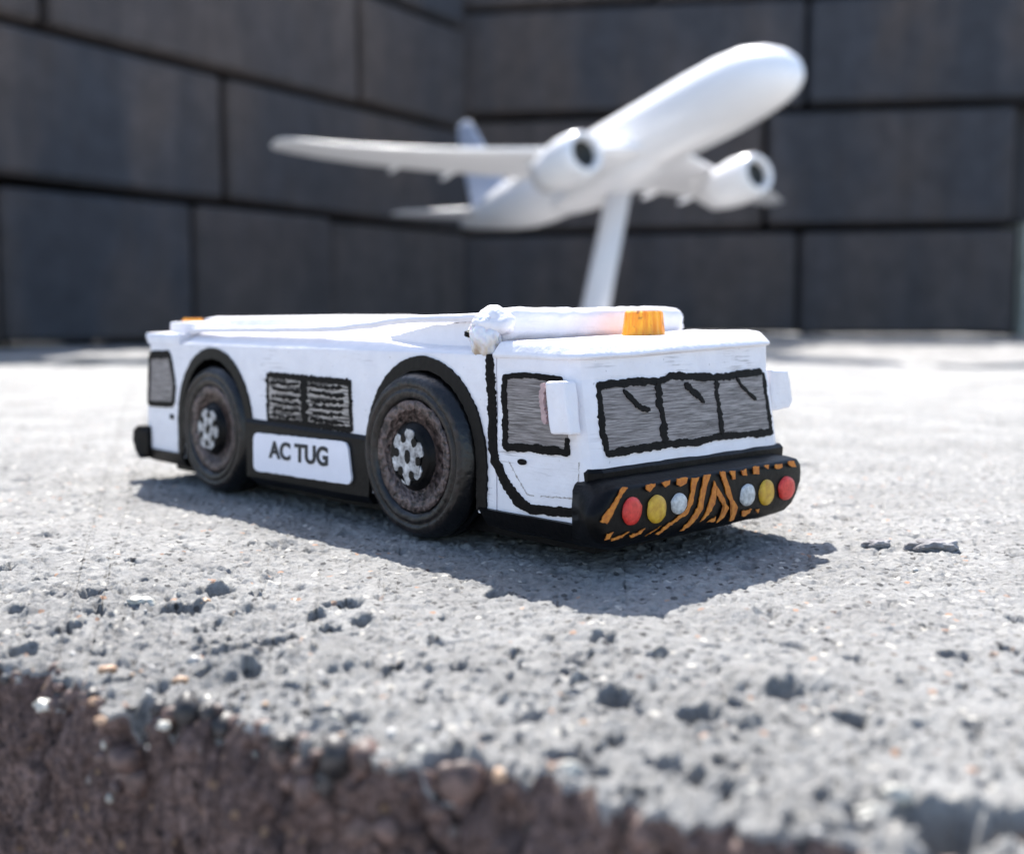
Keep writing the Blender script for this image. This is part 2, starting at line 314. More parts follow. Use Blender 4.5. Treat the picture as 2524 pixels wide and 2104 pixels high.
def rough(x, y, amt):
    """concrete surface: swells, sand grains, pits"""
    h = .022 * fbm(x * .55, y * .55, 3, 1) + .010 * fbm(x * 2.1, y * 2.1, 3, 5)
    wx, wy = x + .03 * pnoise(x * 9, y * 9, 31), y + .03 * pnoise(x * 9, y * 9, 37)
    h = h + .0060 * amt * fbm(x * 6, y * 6, 3, 11, .6) + .0085 * amt * fbm(x * 22, y * 22, 3, 15, .75)
    f, c = worley(wx * 24, wy * 24, 3); h = h + .014 * amt * c ** 2.0 * np.clip(1 - f * f * 1.9, 0, 1)
    f, c = worley(wx * 34, wy * 34, 63); h = h - .016 * amt * np.where(c > .80, 1, 0) * (1 - sstep(f, .2, .45))
    f, c = worley(wx * 9 + 3, wy * 9, 13); h = h + .014 * amt * np.where(c > .86, 1, 0) * np.clip(1 - f * f * 7, 0, 1) ** .7
    f, c = worley(wx * 5.5, wy * 5.5 + 7, 23); f = f + .12 * pnoise(x * 14, y * 14, 18); r = .10 + .22 * (c - .8) * 5; h = h - .050 * amt * np.where(c > .88, 1, 0) * (1 - sstep(f, r * .5, r))
    f, c = worley(wx * 14, wy * 14 + 4, 43); h = h - .026 * amt * np.where(c > .72, 1, 0) * (1 - sstep(f, .12, .32))
    f, c = worley(wx * 1.7, wy * 1.7 + 4, 53); f = f + .30 * pnoise(x * 5, y * 5, 8) + .1 * pnoise(x * 17, y * 17, 9); h = h - .060 * amt * np.where(c > .93, 1, 0) * (1 - sstep(f, .05, .16))
    return h
def grid_mesh(name, X, Y, Z, mat, attr=None):
    nr, nc = X.shape; me = bpy.data.meshes.new(name)
    me.vertices.add(nr * nc); me.vertices.foreach_set('co', np.stack([X, Y, Z], -1).astype(np.float32).ravel())
    i = np.arange(nr * nc).reshape(nr, nc); q = np.stack([i[:-1, :-1], i[:-1, 1:], i[1:, 1:], i[1:, :-1]], -1).reshape(-1, 4)
    me.loops.add(q.size); me.loops.foreach_set('vertex_index', q.ravel().astype(np.int32))
    me.polygons.add(len(q)); me.polygons.foreach_set('loop_start', np.arange(0, q.size, 4, dtype=np.int32)); me.polygons.foreach_set('loop_total', np.full(len(q), 4, np.int32))
    me.polygons.foreach_set('use_smooth', np.ones(len(q), bool))
    me.update(calc_edges=True)
    for k, v in (attr or {}).items():
        a = me.attributes.new(k, 'FLOAT', 'POINT'); a.data.foreach_set('value', v.astype(np.float32).ravel())
    me.materials.append(mat); o = bpy.data.objects.new(name, me); COL.objects.link(o); return o

# pits, swells and stones that can be told apart on the slab: x, y, radius
PITS = [[-0.822,3.536,0.091],[-0.912,3.428,0.064],[-1.198,3.985,0.084],[-0.641,3.14,0.038],[-1.604,4.191,0.068],[-1.509,3.971,0.048],[-1.527,3.804,0.041],[-1.503,3.68,0.03],[-1.348,3.217,0.048],[-1.158,3.24,0.034],[-0.94,3.033,0.047],[-1.042,3.013,0.037],[-0.994,3.021,0.032],[-0.792,2.961,0.042],[-0.928,3.264,0.031],[-1.011,3.536,0.033],[-1.138,4.207,0.078],[-0.612,3.985,0.073],[-0.06,4.093,0.055],[-0.459,2.877,0.036],[-0.487,2.669,0.053],[-0.157,2.575,0.061],[-0.358,3.288,0.041],[-0.161,3.273,0.036],[-0.618,3.71,0.044],[-0.522,3.772,0.048],[-0.69,3.869,0.044],[-1.798,3.985,0.049],[-1.572,3.481,0.069],[-1.194,5.055,0.021],[0.157,2.993,0.028],[0.284,3.013,0.07],[0.161,3.217,0.032],[0.201,3.162,0.032],[0.257,2.692,0.034],[0.147,2.597,0.061],[0.495,2.858,0.07],[0.759,2.993,0.054],[0.884,2.804,0.052],[1.358,3.327,0.055],[0.598,2.922,0.03],[1.167,2.742,0.034],[0.679,2.342,0.037],[0.583,2.234,0.024],[0.909,2.223,0.108],[0.726,2.269,0.04],[0.412,2.494,0.054],[0.365,2.522,0.036],[0.471,2.393,0.035],[0.295,3.536,0.048],[0.45,3.351,0.039],[1.045,2.223,0.07],[0.491,2.56,0.024],[0.6,2.606,0.023],[0.362,2.769,0.021],[0.28,2.38,0.023],[-0.255,2.993,0.028],[-0.101,3.207,0.026],[0.015,3.402,0.025],[-0.271,3.564,0.026],[-0.728,3.621,0.027],[-0.98,4.153,0.038],[-1.465,4.394,0.029],[-1.894,4.394,0.034],[1.035,3.937,0.018],[1.019,3.508,0.023],[1.392,4.006,0.023],[1.396,3.68,0.025],[1.737,3.937,0.027],[1.552,3.402,0.03],[1.104,3.075,0.024],[1.358,2.993,0.027]]
LUMPS = [[-0.849,3.327,0.133],[-0.695,3.454,0.088],[-0.676,3.075,0.087],[0.388,3.207,0.104],[0.769,3.118,0.162],[0.21,3.621,0.082],[0.013,2.993,0.069],[-0.533,3.402,0.078],[0.764,3.804,0.14]]
STONES = [['quartz',0.766,2.281,0.039],['quartz',0.839,2.342,0.035],['tan',-1.202,3.025,0.025],['tan',-1.128,2.869,0.024],['quartz',-0.864,3.118,0.033],['tan',-1.14,4.064,0.021],['quartz',-1.381,4.064,0.058],['quartz',-1.394,3.14,0.05],['quartz',-0.648,2.769,0.021],['quartz',-0.399,2.685,0.019],['quartz',-0.227,2.653,0.02],['quartz',-0.951,2.858,0.028],['quartz',0.136,2.517,0.03],['quartz',0.528,2.38,0.018],['tan',-1.474,3.327,0.023],['quartz',-0.485,2.914,0.025]]
# near slab: top sheet from its broken front edge back to y = 24, and the front face below the edge
ED = np.array([.8805, -.474]); EN = np.array([-.474, -.8805]); E0 = np.array([-.375, 2.66]); APEX = np.array([0.0, -1.0])
a = np.concatenate([np.linspace(-9, -1.75, 60, endpoint=False), np.linspace(-1.75, 2.0, 1050, endpoint=False), np.linspace(2.0, 8, 60)])
edge_off = .045 * pnoise(a * 2.0, a * 0 + .5, 61) + .055 * pnoise(a * 6.0, a * 0 + 2.5, 62) + .050 * pnoise(a * 14, a * 0 + 1.5, 63) + .014 * pnoise(a * 40, a * 0 + 1.5, 64)
chip = np.where(hashf(np.floor(a * 3.2), np.floor(a * 0), 77) > .5, 1, 0) * np.clip(1 - (np.abs((a * 3.2) % 1 - .5) * 2.4) ** 2, 0, 1)
edge_off = edge_off - .09 * chip * sstep(a, .2, 1.2) - .05 * np.clip(pnoise(a * 9, a * 0 + 4.5, 66) * 2.2, 0, 1)
EX = E0[0] + a * ED[0] + edge_off * EN[0]; EY = E0[1] + a * ED[1] + edge_off * EN[1]
NR = 760
ymax = 24.2
t = np.linspace(0, 1, NR)[:, None]
kmax = (ymax - APEX[1]) / np.maximum(EY - APEX[1], .25)
kk = np.exp(np.log(kmax)[None, :] * (t * .82 + .18 * t ** 2))
TX = APEX[0] + (EX - APEX[0])[None, :] * kk; TY = APEX[1] + (EY - APEX[1])[None, :] * kk
TY[-1, :] += 0
dist = (TX - E0[0]) * EN[0] + (TY - E0[1]) * EN[1]; dist = -dist      # distance back from the edge line
left = sstep(-TX, .3, 1.6) * sstep(5.0 - TY, 0, 1.5)
amt = .58 + .52 * sstep(1.5 - dist, 0, 1.4) + .42 * left
calm = 1 - .6 * np.exp(-((TX - .2) ** 2 + (TY - 6.0) ** 2) / 6)
TZ = rough(TX, TY, amt * np.where(TY > 12, .8, 1)) * np.where(TY < 9, 1, 1) - .010
# the wheels' ground stays level
lev = np.exp(-(((TX + .1) * .8) ** 2 + (TY - 5.8) ** 2) / 2.2)
TZ = TZ - lev * (.022 * fbm(TX * .55, TY * .55, 3, 1) + .010 * fbm(TX * 2.1, TY * 2.1, 3, 5)) * .85
TZ -= .010 * sstep(.07 - dist, 0, .07) * (1 + .8 * pnoise(TX * 14, TY * 14, 71))
TZ -= .045 * sstep(-TX, -.1, 1.2) * sstep(1.3 - dist, 0, 1.3)
TZ += .10 * sstep(TX, 1.0, 9) * sstep(TY, 7, 14) * fbm(TX * .25, TY * .25, 2, 91)
for px_, py_, r_ in LUMPS:
    m_ = (np.abs(TX - px_) < r_ * 1.6) & (np.abs(TY - py_) < r_ * 1.6); xx_, yy_ = TX[m_], TY[m_]
    d_ = np.hypot(xx_ - px_, yy_ - py_) / r_ + .22 * pnoise(xx_ * 9, yy_ * 9, 201); TZ[m_] += r_ * .22 * np.clip(1 - d_ * d_, 0, 1) ** .8
for px_, py_, r_ in PITS:
    m_ = (np.abs(TX - px_) < r_ * 2) & (np.abs(TY - py_) < r_ * 2); xx_, yy_ = TX[m_], TY[m_]
    d_ = np.hypot((xx_ - px_), (yy_ - py_) * .8) / r_ + .35 * pnoise(xx_ / r_ * 1.1, yy_ / r_ * 1.1, 203) + .16 * pnoise(xx_ * 22, yy_ * 22, 205)
    TZ[m_] -= (r_ * 1.35 + .010) * (1 - sstep(d_, .55, .92)) - .006 * np.exp(-((d_ - 1.1) / .2) ** 2)
# front face
ns = 230; sdep = np.concatenate([np.linspace(.004, 1.15, ns - 30), np.linspace(1.2, 5.9, 30)])[:, None]
A2 = np.broadcast_to(a[None, :], (len(sdep), len(a)))
facen = .016 * fbm(A2 * 8, sdep * 8 + 3, 5, 81, .65)
f_, c_ = worley(A2 * 13, sdep * 13, 83); facen = facen + .020 * c_ ** 2 * np.clip(1 - f_ * f_ * 1.8, 0, 1)
f_, c_ = worley(A2 * 9 + 3, sdep * 9, 96); facen = facen - .06 * np.where(c_ > .6, 1, 0) * (1 - sstep(f_, .12, .4)) * np.exp(-sdep / .18)
f_, c_ = worley(A2 * 5, sdep * 5, 86); facen = facen - .05 * np.where(c_ > .7, 1, 0) * (1 - sstep(f_, .1, .35))
keep = np.exp(-sdep / .10)
off = edge_off[None, :] * keep + (facen + .005) * (1 - np.exp(-sdep / .04))
SX = E0[0] + A2 * ED[0] + off * EN[0]; SY = E0[1] + A2 * ED[1] + off * EN[1]
SZ = TZ[0][None, :] - sdep - 0 * A2
X = np.vstack([SX[::-1], TX]); Y = np.vstack([SY[::-1], TY]); Z = np.vstack([SZ[::-1], TZ])
# back end drops to give the slab its thickness
bx, by = TX[-1][None, :], TY[-1][None, :]
for dz in (.05, .4, 5.9):
    X = np.vstack([X, bx]); Y = np.vstack([Y, by + .04 + .03 * dz]); Z = np.vstack([Z, TZ[-1][None, :] - dz])
face = np.concatenate([np.clip(sdep / .028, 0, 1)[::-1] * np.ones((1, len(a))), np.zeros((NR + 3, len(a)))])
face[ns:ns + 8] = np.linspace(.45, 0, 8)[:, None]
slab = grid_mesh('concrete_slab', X, Y, Z, M['slab'], {'face': face, 'grain': face * 0}); tag(slab, kind='structure')
def height(x, y):
    """surface height of the near slab at one point, read off the sheet"""
    d = (TX - x) ** 2 + (TY - y) ** 2; return float(TZ.flat[int(np.argmin(d))])
# second slab behind the joint
yy = np.concatenate([np.linspace(26.6, 60, 170), np.linspace(60.5, 110, 20)]); xx = np.linspace(-60, 60, 420)
X2, Y2 = np.meshgrid(xx, yy); Z2 = .10 * fbm(X2 * .12, Y2 * .12, 3, 101) + .045 * fbm(X2 * .9, Y2 * .9, 4, 103) - .03
Z2 += .22 * np.exp(-((X2 + 9.5) / 3.2) ** 2 - ((Y2 - 29) / 3) ** 2)
w2_ = sstep(Y2, 26, 36); Y2 = Y2 - (1 - w2_) * 2.05 * sstep(X2, -3.5, 2.5)
Z2[0] = -5.8; Y2[0] = Y2[1] - .05
slab2 = grid_mesh('concrete_slab', X2, Y2, Z2, M['slab_far'], {'face': X2 * 0, 'grain': X2 * 0}); tag(slab2, kind='structure')
me = bpy.data.meshes.new('ground'); gs = 600
g = mesh('ground', [(-gs, -gs, -6), (gs, -gs, -6), (gs, gs, -6), (-gs, gs, -6)], [(0, 1, 2, 3)], M['ground']); tag(g, kind='structure')

# ---------------------------------------------------------------- walls of stacked pavers
def wall(name, label, org, d, nrm, rows, joints, depth=8.0, heights=None, skip=()):
    root = empty(name, (org[0], org[1], 0)); tag(root, label, 'wall', 'walls of stacked dark pavers')
    for r, ((z0, z1), js) in enumerate(zip(rows, joints)):
        for k, (t0, t1) in enumerate(zip(js, js[1:])):
            if (r, k) in skip: continue
            g_ = rng.choice((.05, .10, .16, .22)); off = rng.uniform(-.12, .16); tw = rng.uniform(-.006, .006)
            bm = bmesh.new(); nu = 3; 
            P = []
            for zz in (z0 + .15, z1 - .19):
                for (tt, dd) in ((t0 + g_, 0), (t1 - g_, 0), (t1 - g_, depth), (t0 + g_, depth)):
                    dd = dd + (off + tw * (tt - t0) if dd == 0 else 0)
                    P.append(bm.verts.new((d[0] * tt - nrm[0] * dd, d[1] * tt - nrm[1] * dd, zz + rng.uniform(-.09, .09))))
            for f in ((3, 2, 1, 0), (4, 5, 6, 7), (0, 1, 5, 4), (1, 2, 6, 5), (2, 3, 7, 6), (3, 0, 4, 7)): bm.faces.new([P[i] for i in f])
            bmesh.ops.bevel(bm, geom=bm.edges[:], offset=.18, segments=1, affect='EDGES')
            o = bm_obj('brick', bm, M['paver'], root)
    # added unseen sheet behind the courses so no daylight comes through the joints
    T0, T1, H = -6 if nrm[1] < -.9 else .5, joints[0][-1] - .5, rows[-1][1] + 1.6
    bm = bmesh.new(); P = []
    for zz in (.1, H):
        for (tt, dd) in ((T0, depth + .02), (T1, depth + .02), (T1, depth + 1.2), (T0, depth + 1.2)):
            P.append(bm.verts.new((d[0] * tt - nrm[0] * dd, d[1] * tt - nrm[1] * dd, zz)))
    for f in ((3, 2, 1, 0), (4, 5, 6, 7), (0, 1, 5, 4), (1, 2, 6, 5), (2, 3, 7, 6), (3, 0, 4, 7)): bm.faces.new([P[i] for i in f])
    bm_obj('daylight_block', bm, M['backing'], root)
    return root
rowsL = [(.02, 5.5), (5.5, 10.6), (10.6, 15.8), (15.8, 18.8)]
rows = [(.02, 5.45), (5.45, 11.45), (11.45, 16.9), (16.9, 19.4)]
wall('paver_wall', 'dark paver wall running from the left edge back to the corner behind the plane', (-2.0, 60.0), (-.53, -.848), (.848, -.53), rowsL,
     [(.4, 11.3, 19.3, 27.5, 37.5, 46), (.3, 17.6, 36, 48), (.6, 9.3, 25.4, 44), (.6, 14, 28, 46)])
wall('paver_wall', 'dark paver wall facing the camera behind the plane nose, right of the corner', (-2.0, 60.0), (.985, -.17), (-.17, -.985), rows,
     [(-1.2, 16.7, 27.3), (-1.2, 15.0, 27.1), (-1.2, 16.9, 33, 48), (-1.2, 9.3, 26, 42)])
# the pale block standing past the right wall's end and a dark one set back above it
def loose_block(name, x0, x1, y0, y1, z0, z1, mat, label):
    bm = box_bm(x0, x1, y0, y1, z0, z1); bmesh.ops.bevel(bm, geom=bm.edges[:], offset=.2, segments=2, affect='EDGES')
    o = bm_obj(name, bm, mat); tag(o, label, 'paver'); return o
loose_block('paver', 25.25, 38, 56.0, 63, .03, 5.7, M['pale_paver'], 'pale greenish paver at the right edge past the end of the dark wall')
loose_block('paver', 25.3, 40, 57.6, 64, 5.75, 11.5, M['paver'], 'dark paver set back on top of the pale one at the right edge')

# ---------------------------------------------------------------- the tug
tug = empty('aircraft_tug', (-.38249, 5.07772, 0), math.atan2(.69370, .72026))
tag(tug, 'small white toy aircraft tug lettered AC TUG with black marker details and striped bumper', 'toy vehicle')
# local axes: x across (0 = near side), y along (negative = front), z up
def side(vv=.03): return lambda y, z, h: (vv - h, y, z)
def uf(z): return -.978 + max(-.0, (z - .42)) * .16
def front(v, z, h): return (v, uf(z) - h, z)
VL, VR = .03, 1.40
def cab_ring(z, uface, uc, back, l=VL, r=VR, cv=.075):
    return [(l, back, z), (l, (back + uc) / 2, z), (l, uc, z), (l + cv * .35, uc + (uface - uc) * .62, z), (l + cv, uface, z), (l + .45, uface, z), (r - .45, uface, z), (r - cv, uface, z), (r - cv * .35, uc + (uface - uc) * .62, z), (r, uc, z), (r, (back + uc) / 2, z), (r, back, z)]
lev = [(.17, -.978, -.925), (.30, -.978, -.925), (.42, -.978, -.925), (.60, -.949, -.885), (.78, -.920, -.845), (.868, -.912, -.845)]
bm = loft([cab_ring(z, a_, b_, -.42) for z, a_, b_ in lev])
for v in bm.verts:
    if v.co.z > .77: v.co.z += .040 * (v.co.x - VL) / 1.37 * (v.co.z - .77) / .098
wobble(bm, .004, 7, 2)
body = bm_obj('cab', bm, M['white'], tug); bevel(body, .012, 2)
# roof: a lid with a chamfered rim, one corner curling up
def tilt(v): return .040 * (v - VL) / 1.37
def roof_ring(z, du, ins):
    r_ = cab_ring(z, -.928 + du, -.86 + du, -.41 - ins * .3, VL + ins * .4 - .006, VR - ins * .15 + .004)
    return [(x, y, zz + tilt(x)) for x, y, zz in r_]
bm = loft([roof_ring(.856, .004, .0), roof_ring(.866, -.006, -.01), roof_ring(.872, -.004, -.01), roof_ring(.914, .040, .05), roof_ring(.922, .056, .07), roof_ring(.925, .09, .12)]); wobble(bm, .005, 6, 2, 2.0)
roof = bm_obj('roof', bm, M['white_clean'], tug, True); bevel(roof, .006, 2)
# centre section with wheel arches cut through
FW, RW, WZ, AX, AZ = .070, 2.0, .375, .378, .425
def arc(cy, start, end, n=26, rx=AX, rz=AZ):
    return [(cy + rx * math.cos(math.radians(start + (end - start) * i / n)), WZ + rz * math.sin(math.radians(start + (end - start) * i / n))) for i in range(n + 1)]
def zbot(y):
    for cy in (FW, RW):
        if abs(y - cy) < AX: return WZ + AZ * math.sqrt(max(0, 1 - ((y - cy) / AX) ** 2))
    return .17
ys_ = sorted(set([-.42, 2.46] + [-.42 + 2.88 * i / 70 for i in range(71)] + [cy + AX * k for cy in (FW, RW) for k in (-1, -.9999, -.99, -.97, -.94, -.9, .9, .94, .97, .99, .9999, 1)]))
bm = bmesh.new()
for vx0, vx1 in ((VL, .36), (1.07, VR)):
    rows_ = []
    for y in ys_:
        zb = zbot(y); n_ = 8
        rows_.append([bm.verts.new((vx0, y, zb + (.862 - zb) * k / n_)) for k in range(n_ + 1)] + [bm.verts.new((vx1, y, zb + (.862 - zb) * k / n_)) for k in range(n_, -1, -1)])
    for p, q in zip(rows_, rows_[1:]):
        for k in range(len(p)): bm.faces.new((p[k], p[(k + 1) % len(p)], q[(k + 1) % len(p)], q[k]))
    bm.faces.new(rows_[0]); bm.faces.new(rows_[-1][::-1])
for v in bm.verts:
    if v.co.x < .1: v.co.x += .004 * mnoise.noise(v.co * 5)
o = bm_obj('body', bm, M['white'], tug)
bm_obj('chassis', box_bm(.33, 1.10, -.42, 2.46, .13, .80), M['black'], tug)
bm_obj('under_light_block', box_bm(.14, 1.10, -.90, 2.70, .06, .128), M['black'], tug)  # added box that blocks light under the tug, deepening its ground shadow
# dark lining inside each arch
for side_ in (0, 1):
    for cy in (FW, RW):
        bm = bmesh.new(); x0, x1 = (VL + .006, .328) if side_ == 0 else (1.102, VR - .006)
        ring = [(cy - AX + .004, .17)] + arc(cy, 180, 0, 30, AX - .004, AZ - .004) + [(cy + AX - .004, .17)]; v0 = [bm.verts.new((x0, y, z)) for y, z in ring]; v1 = [bm.verts.new((x1, y, z)) for y, z in ring]
        for i in range(len(ring) - 1): bm.faces.new((v0[i], v0[i + 1], v1[i + 1], v1[i]))
        bm.faces.new(v1 if side_ == 0 else v0)
        bm_obj('wheel_well', bm, M['black'], tug)
# deck
bm = box_bm(VL + .002, VR - .002, -.40, 2.44, .845, .868); wobble(bm, .003, 5, 5, 4.); bm_obj('deck', bm, M['white_clean'], tug)
# underbody skirt below the cab (slopes in below)
def skirt_ring(z, ins, f, bk): return [(VL - .022 + ins, bk, z), (VL - .022 + ins, f + .06, z), (VL + .05 + ins, f, z), (VR - .05 - ins, f, z), (VR + .02 - ins, f + .06, z), (VR + .02 - ins, bk, z)]
bm = loft([skirt_ring(.100, .07, -.95, -.42), skirt_ring(.120, .03, -.96, -.36), skirt_ring(.198, 0, -.97, -.325)]); wobble(bm, .005, 9, 3, 1.); bm_obj('front_skirt', bm, M['black'], tug)
bm = loft([[(x, 1.9 - (y + 1.0) * 1.0 + (1.02 if True else 0), z) for x, y, z in skirt_ring(zz, i_, -.98, -.46)][::-1] for zz, i_ in ((.105, .07), (.12, .03), (.195, 0))]); wobble(bm, .004, 9, 2, 1.); bm_obj('rear_skirt', bm, M['black'], tug)
# side skirts between the wheels, black, with the name plate on the near one
for sg, x0, x1 in ((0, .008, .20), (1, 1.22, 1.422)):
    bm = loft([[(x0 + .05 * (1 - sg), .50, .105), (x1 - .05 * sg, .50, .105), (x1 - .05 * sg, 1.58, .095), (x0 + .05 * (1 - sg), 1.58, .095)],
               [(x0, .47, .15), (x1, .47, .15), (x1, 1.61, .14), (x0, 1.61, .14)],
               [(x0, .46, .43), (x1, .46, .43), (x1, 1.62, .445), (x0, 1.62, .445)],
               [(x0 + .015, .47, .450), (x1 - .015, .47, .450), (x1 - .015, 1.61, .465), (x0 + .015, 1.61, .465)]]); wobble(bm, .004, 10, 4, 3.)
    bm_obj('side_skirt', bm, M['black'], tug)
# name plate with rounded corners
pl = D['plate']; 
def rounded(q, r=.045, n=6):
    out = []; q = [Vector(p) for p in q]
    for i, p in enumerate(q):
        a_, b_ = (q[i - 1] - p).normalized(), (q[(i + 1) % 4] - p).normalized()
        s, e = p + a_ * r, p + b_ * r
        for k in range(n + 1):
            t_ = k / n; out.append(tuple((s * (1 - t_) + p * t_) * (1 - t_) + (p * (1 - t_) + e * t_) * t_))
    return out
plate = bm_obj('name_plate', poly_bm(rounded(pl), side(.004), .010, .0022, .02), M['paper'], tug)
cu = bpy.data.curves.new('letters', 'FONT'); cu.body = 'AC TUG'; cu.size = 1; cu.extrude = .02; cu.offset = .034
to = bpy.data.objects.new('letters_src', cu); COL.objects.link(to)
bpy.context.view_layer.update(); tm = bpy.data.meshes.new_from_object(to.evaluated_get(bpy.context.evaluated_depsgraph_get())); bpy.data.objects.remove(to)
xs = [v.co.x for v in tm.vertices]; ys = [v.co.y for v in tm.vertices]; x0, x1, y0, y1 = min(xs), max(xs), min(ys), max(ys)
TB = D['text']   # bottom left, top left, top right, bottom right as (y, z)
bl, tl, tr, br_ = [Vector(p) for p in TB]; tl = Vector((bl.x - .003, tl.y)); tr = Vector((br_.x - .003, tr.y))
for v in tm.vertices:
    s, t_ = (v.co.x - x0) / (x1 - x0), (v.co.y - y0) / (y1 - y0)
    p = (bl * (1 - s) + br_ * s) * (1 - t_) + (tl * (1 - s) + tr * s) * t_
    v.co = Vector((-.0065 - (v.co.z > 0) * .0035, p.x, p.y))
lt = link_mesh('lettering', tm, M['letter'], plate)
# marker pen drawing on the near side
for pts, w in D['door_line']: bm_obj('door_seam', stroke_bm(pts, w * .92, side(), .0055, .17), M['marker'], tug)
for pts, w in D['door_thin']: bm_obj('scribed_line', stroke_bm(pts, w * .9, side(), .0015, .9, .005), M['smudge'], tug)
sw = empty('side_window'); sw.parent = tug
bm_obj('pane', poly_bm(D['cw_glass'], side(), .004), M['glass'], sw)
for pts, w in D['cw_frame']: bm_obj('frame', stroke_bm(pts, w * .88, side(), .007, .28), M['marker'], sw)
hy, hz = D['handle']; bm_obj('door_handle', poly_bm([(hy + .026 * math.cos(t_ / 12 * 6.283), hz + .013 * math.sin(t_ / 12 * 6.283)) for t_ in range(12)], side(), .008, .001), M['marker'], tug)
def arch_band(cy, sd_, w0=.064):
    pts = [(cy + AX + w0 * .42, .185)] + arc(cy, 0, 180, 60, AX + w0 * .42, AZ + w0 * .30) + [(cy - AX - w0 * .42, .185)]
    return stroke_bm(pts, w0, side() if sd_ == 0 else (lambda y, z, h: (VR + h, y, z)), .010, .085, taper=False)
for s_ in (0, 1):
    for cy in (FW, RW): bm_obj('wheel_arch', arch_band(cy, s_), M['black'], tug)
gl = D['grille']; gr_ = empty('grille'); gr_.parent = tug
bm_obj('panel', poly_bm(gl, side(), .004), M['grille'], gr_)
g0, g1, g2, g3 = [Vector(p) for p in gl]
def gq(s, t_): return (g0 * (1 - s) + g1 * s) * (1 - t_) + (g3 * (1 - s) + g2 * s) * t_
for (p, q, w) in ((gq(.02, .03), gq(.99, .05), .030), (gq(.02, .97), gq(.99, .97), .030), (gq(.01, .0), gq(.01, 1), .026), (gq(.985, 0), gq(.985, 1), .022), (gq(.46, 0), gq(.46, 1), .060)):
    bm_obj('frame', stroke_bm([p, q], w, side(), .006, .4, .006), M['marker'], gr_)
for s0, s1 in ((.05, .42), (.52, .96)):
    for t_ in (.17, .31, .45, .58, .71, .85):
        bm_obj('louvre', stroke_bm([gq(s0 + rng.uniform(0, .05), t_ + rng.uniform(-.02, .02)), gq((s0 + s1) / 2, t_ + .015), gq(s1 - rng.uniform(0, .08), t_ + rng.uniform(-.02, .02))], .017, side(), .007, .75, .006), M['marker'], gr_)
# windscreen
wsn = empty('windscreen'); wsn.parent = tug
bm_obj('pane', poly_bm(D['ws_glass'], front, .004), M['glass'], wsn)
for pts, w in D['ws_frame']: bm_obj('frame', stroke_bm(pts, w * .88, front, .006, .3), M['marker'], wsn)
for pts, w in D['ws_div']: bm_obj('glazing_bar', stroke_bm(pts, w * .9, front, .008, .4), M['marker'], wsn)
for pts, w in D['wipers']: bm_obj('wiper', stroke_bm(pts, w, front, .010, .35), M['marker'], wsn)
# black band under the windscreen, then the bumper
bm = loft([[(VL + .01 - e, -.88, z), (VL + .01 - e, -.95, z), (VL + .055, u - e, z), (VL + .45, u - e, z), (VR - .45, u - e, z), (VR - .02, u - e, z), (VR + .012, -.95, z), (VR + .012, -.88, z)] for z, u, e in ((.30, -.988, .0), (.41, -.986, .006), (.425, -.980, -.004))])
wobble(bm, .004, 9, 3, 8.); bm_obj('bumper_backing', bm, M['black'], tug)
def bring(z, f, l, r, ins=0):
    cl = [(l + .055 - .055 * math.sin(math.radians(t_)), f + .055 - .055 * math.cos(math.radians(t_)), z) for t_ in (90, 72, 54, 36, 18, 0)]
    cr = [(r - .05 + .05 * math.sin(math.radians(t_)), f + .06 - .06 * math.cos(math.radians(t_)), z) for t_ in (0, 25, 50, 75, 90)]
    return [(.0 + ins, -.90, z)] + cl + [(.4, f, z), (.7, f, z), (1.0, f, z)] + cr + [(r - .02, -.90, z)]
BR = ((.112, -1.05, .05, 1.20, .03), (.135, -1.088, .0, 1.29, 0), (.16, -1.10, -.04, 1.33, 0), (.20, -1.102, -.072, 1.36, 0), (.26, -1.103, -.088, 1.395, 0), (.30, -1.102, -.068, 1.408, 0), (.335, -1.10, -.035, 1.40, 0), (.360, -1.095, .0, 1.375, .012), (.374, -1.06, .03, 1.345, .03), (.386, -1.005, .06, 1.31, .05))
bm = loft([bring(*q) for q in BR]); wobble(bm, .0050, 9, 1, 5.); wobble(bm, .003, 24, 0, 5.)
bump_o = bm_obj('bumper', bm, M['black'], tug, True)
def bface(v, z, h): return (v, -1.107 - h, z)
for s in D['stripes']: bm_obj('hazard_stripe', poly_bm(s, bface, .0025, .003, .012), M['orange'], bump_o)
for c_, x, z, rx, rz in D['lamps']:
    bm = bmesh.new(); rings = []
    for k, (rr, hh) in enumerate(((1.0, -.003), (.96, .006), (.7, .010), (.35, .0125))):
        rings.append([bm.verts.new(bface(x + rx * rr * math.cos(i / 22 * 6.2832) * (1 + .13 * mnoise.noise(Vector((i * .55, x * 9, 0)))), z + rz * rr * math.sin(i / 22 * 6.2832), hh)) for i in range(22)])
    for p, q in zip(rings, rings[1:]):
        for i in range(22): bm.faces.new((p[i], p[(i + 1) % 22], q[(i + 1) % 22], q[i]))
    bm.faces.new(rings[-1])
    o = bm_obj('lamp', bm, M[c_], tug, True); o['label'] = {'red': 'red painted lamp dot', 'amber': 'yellow painted lamp dot', 'clear': 'silver white lamp dot'}[c_]
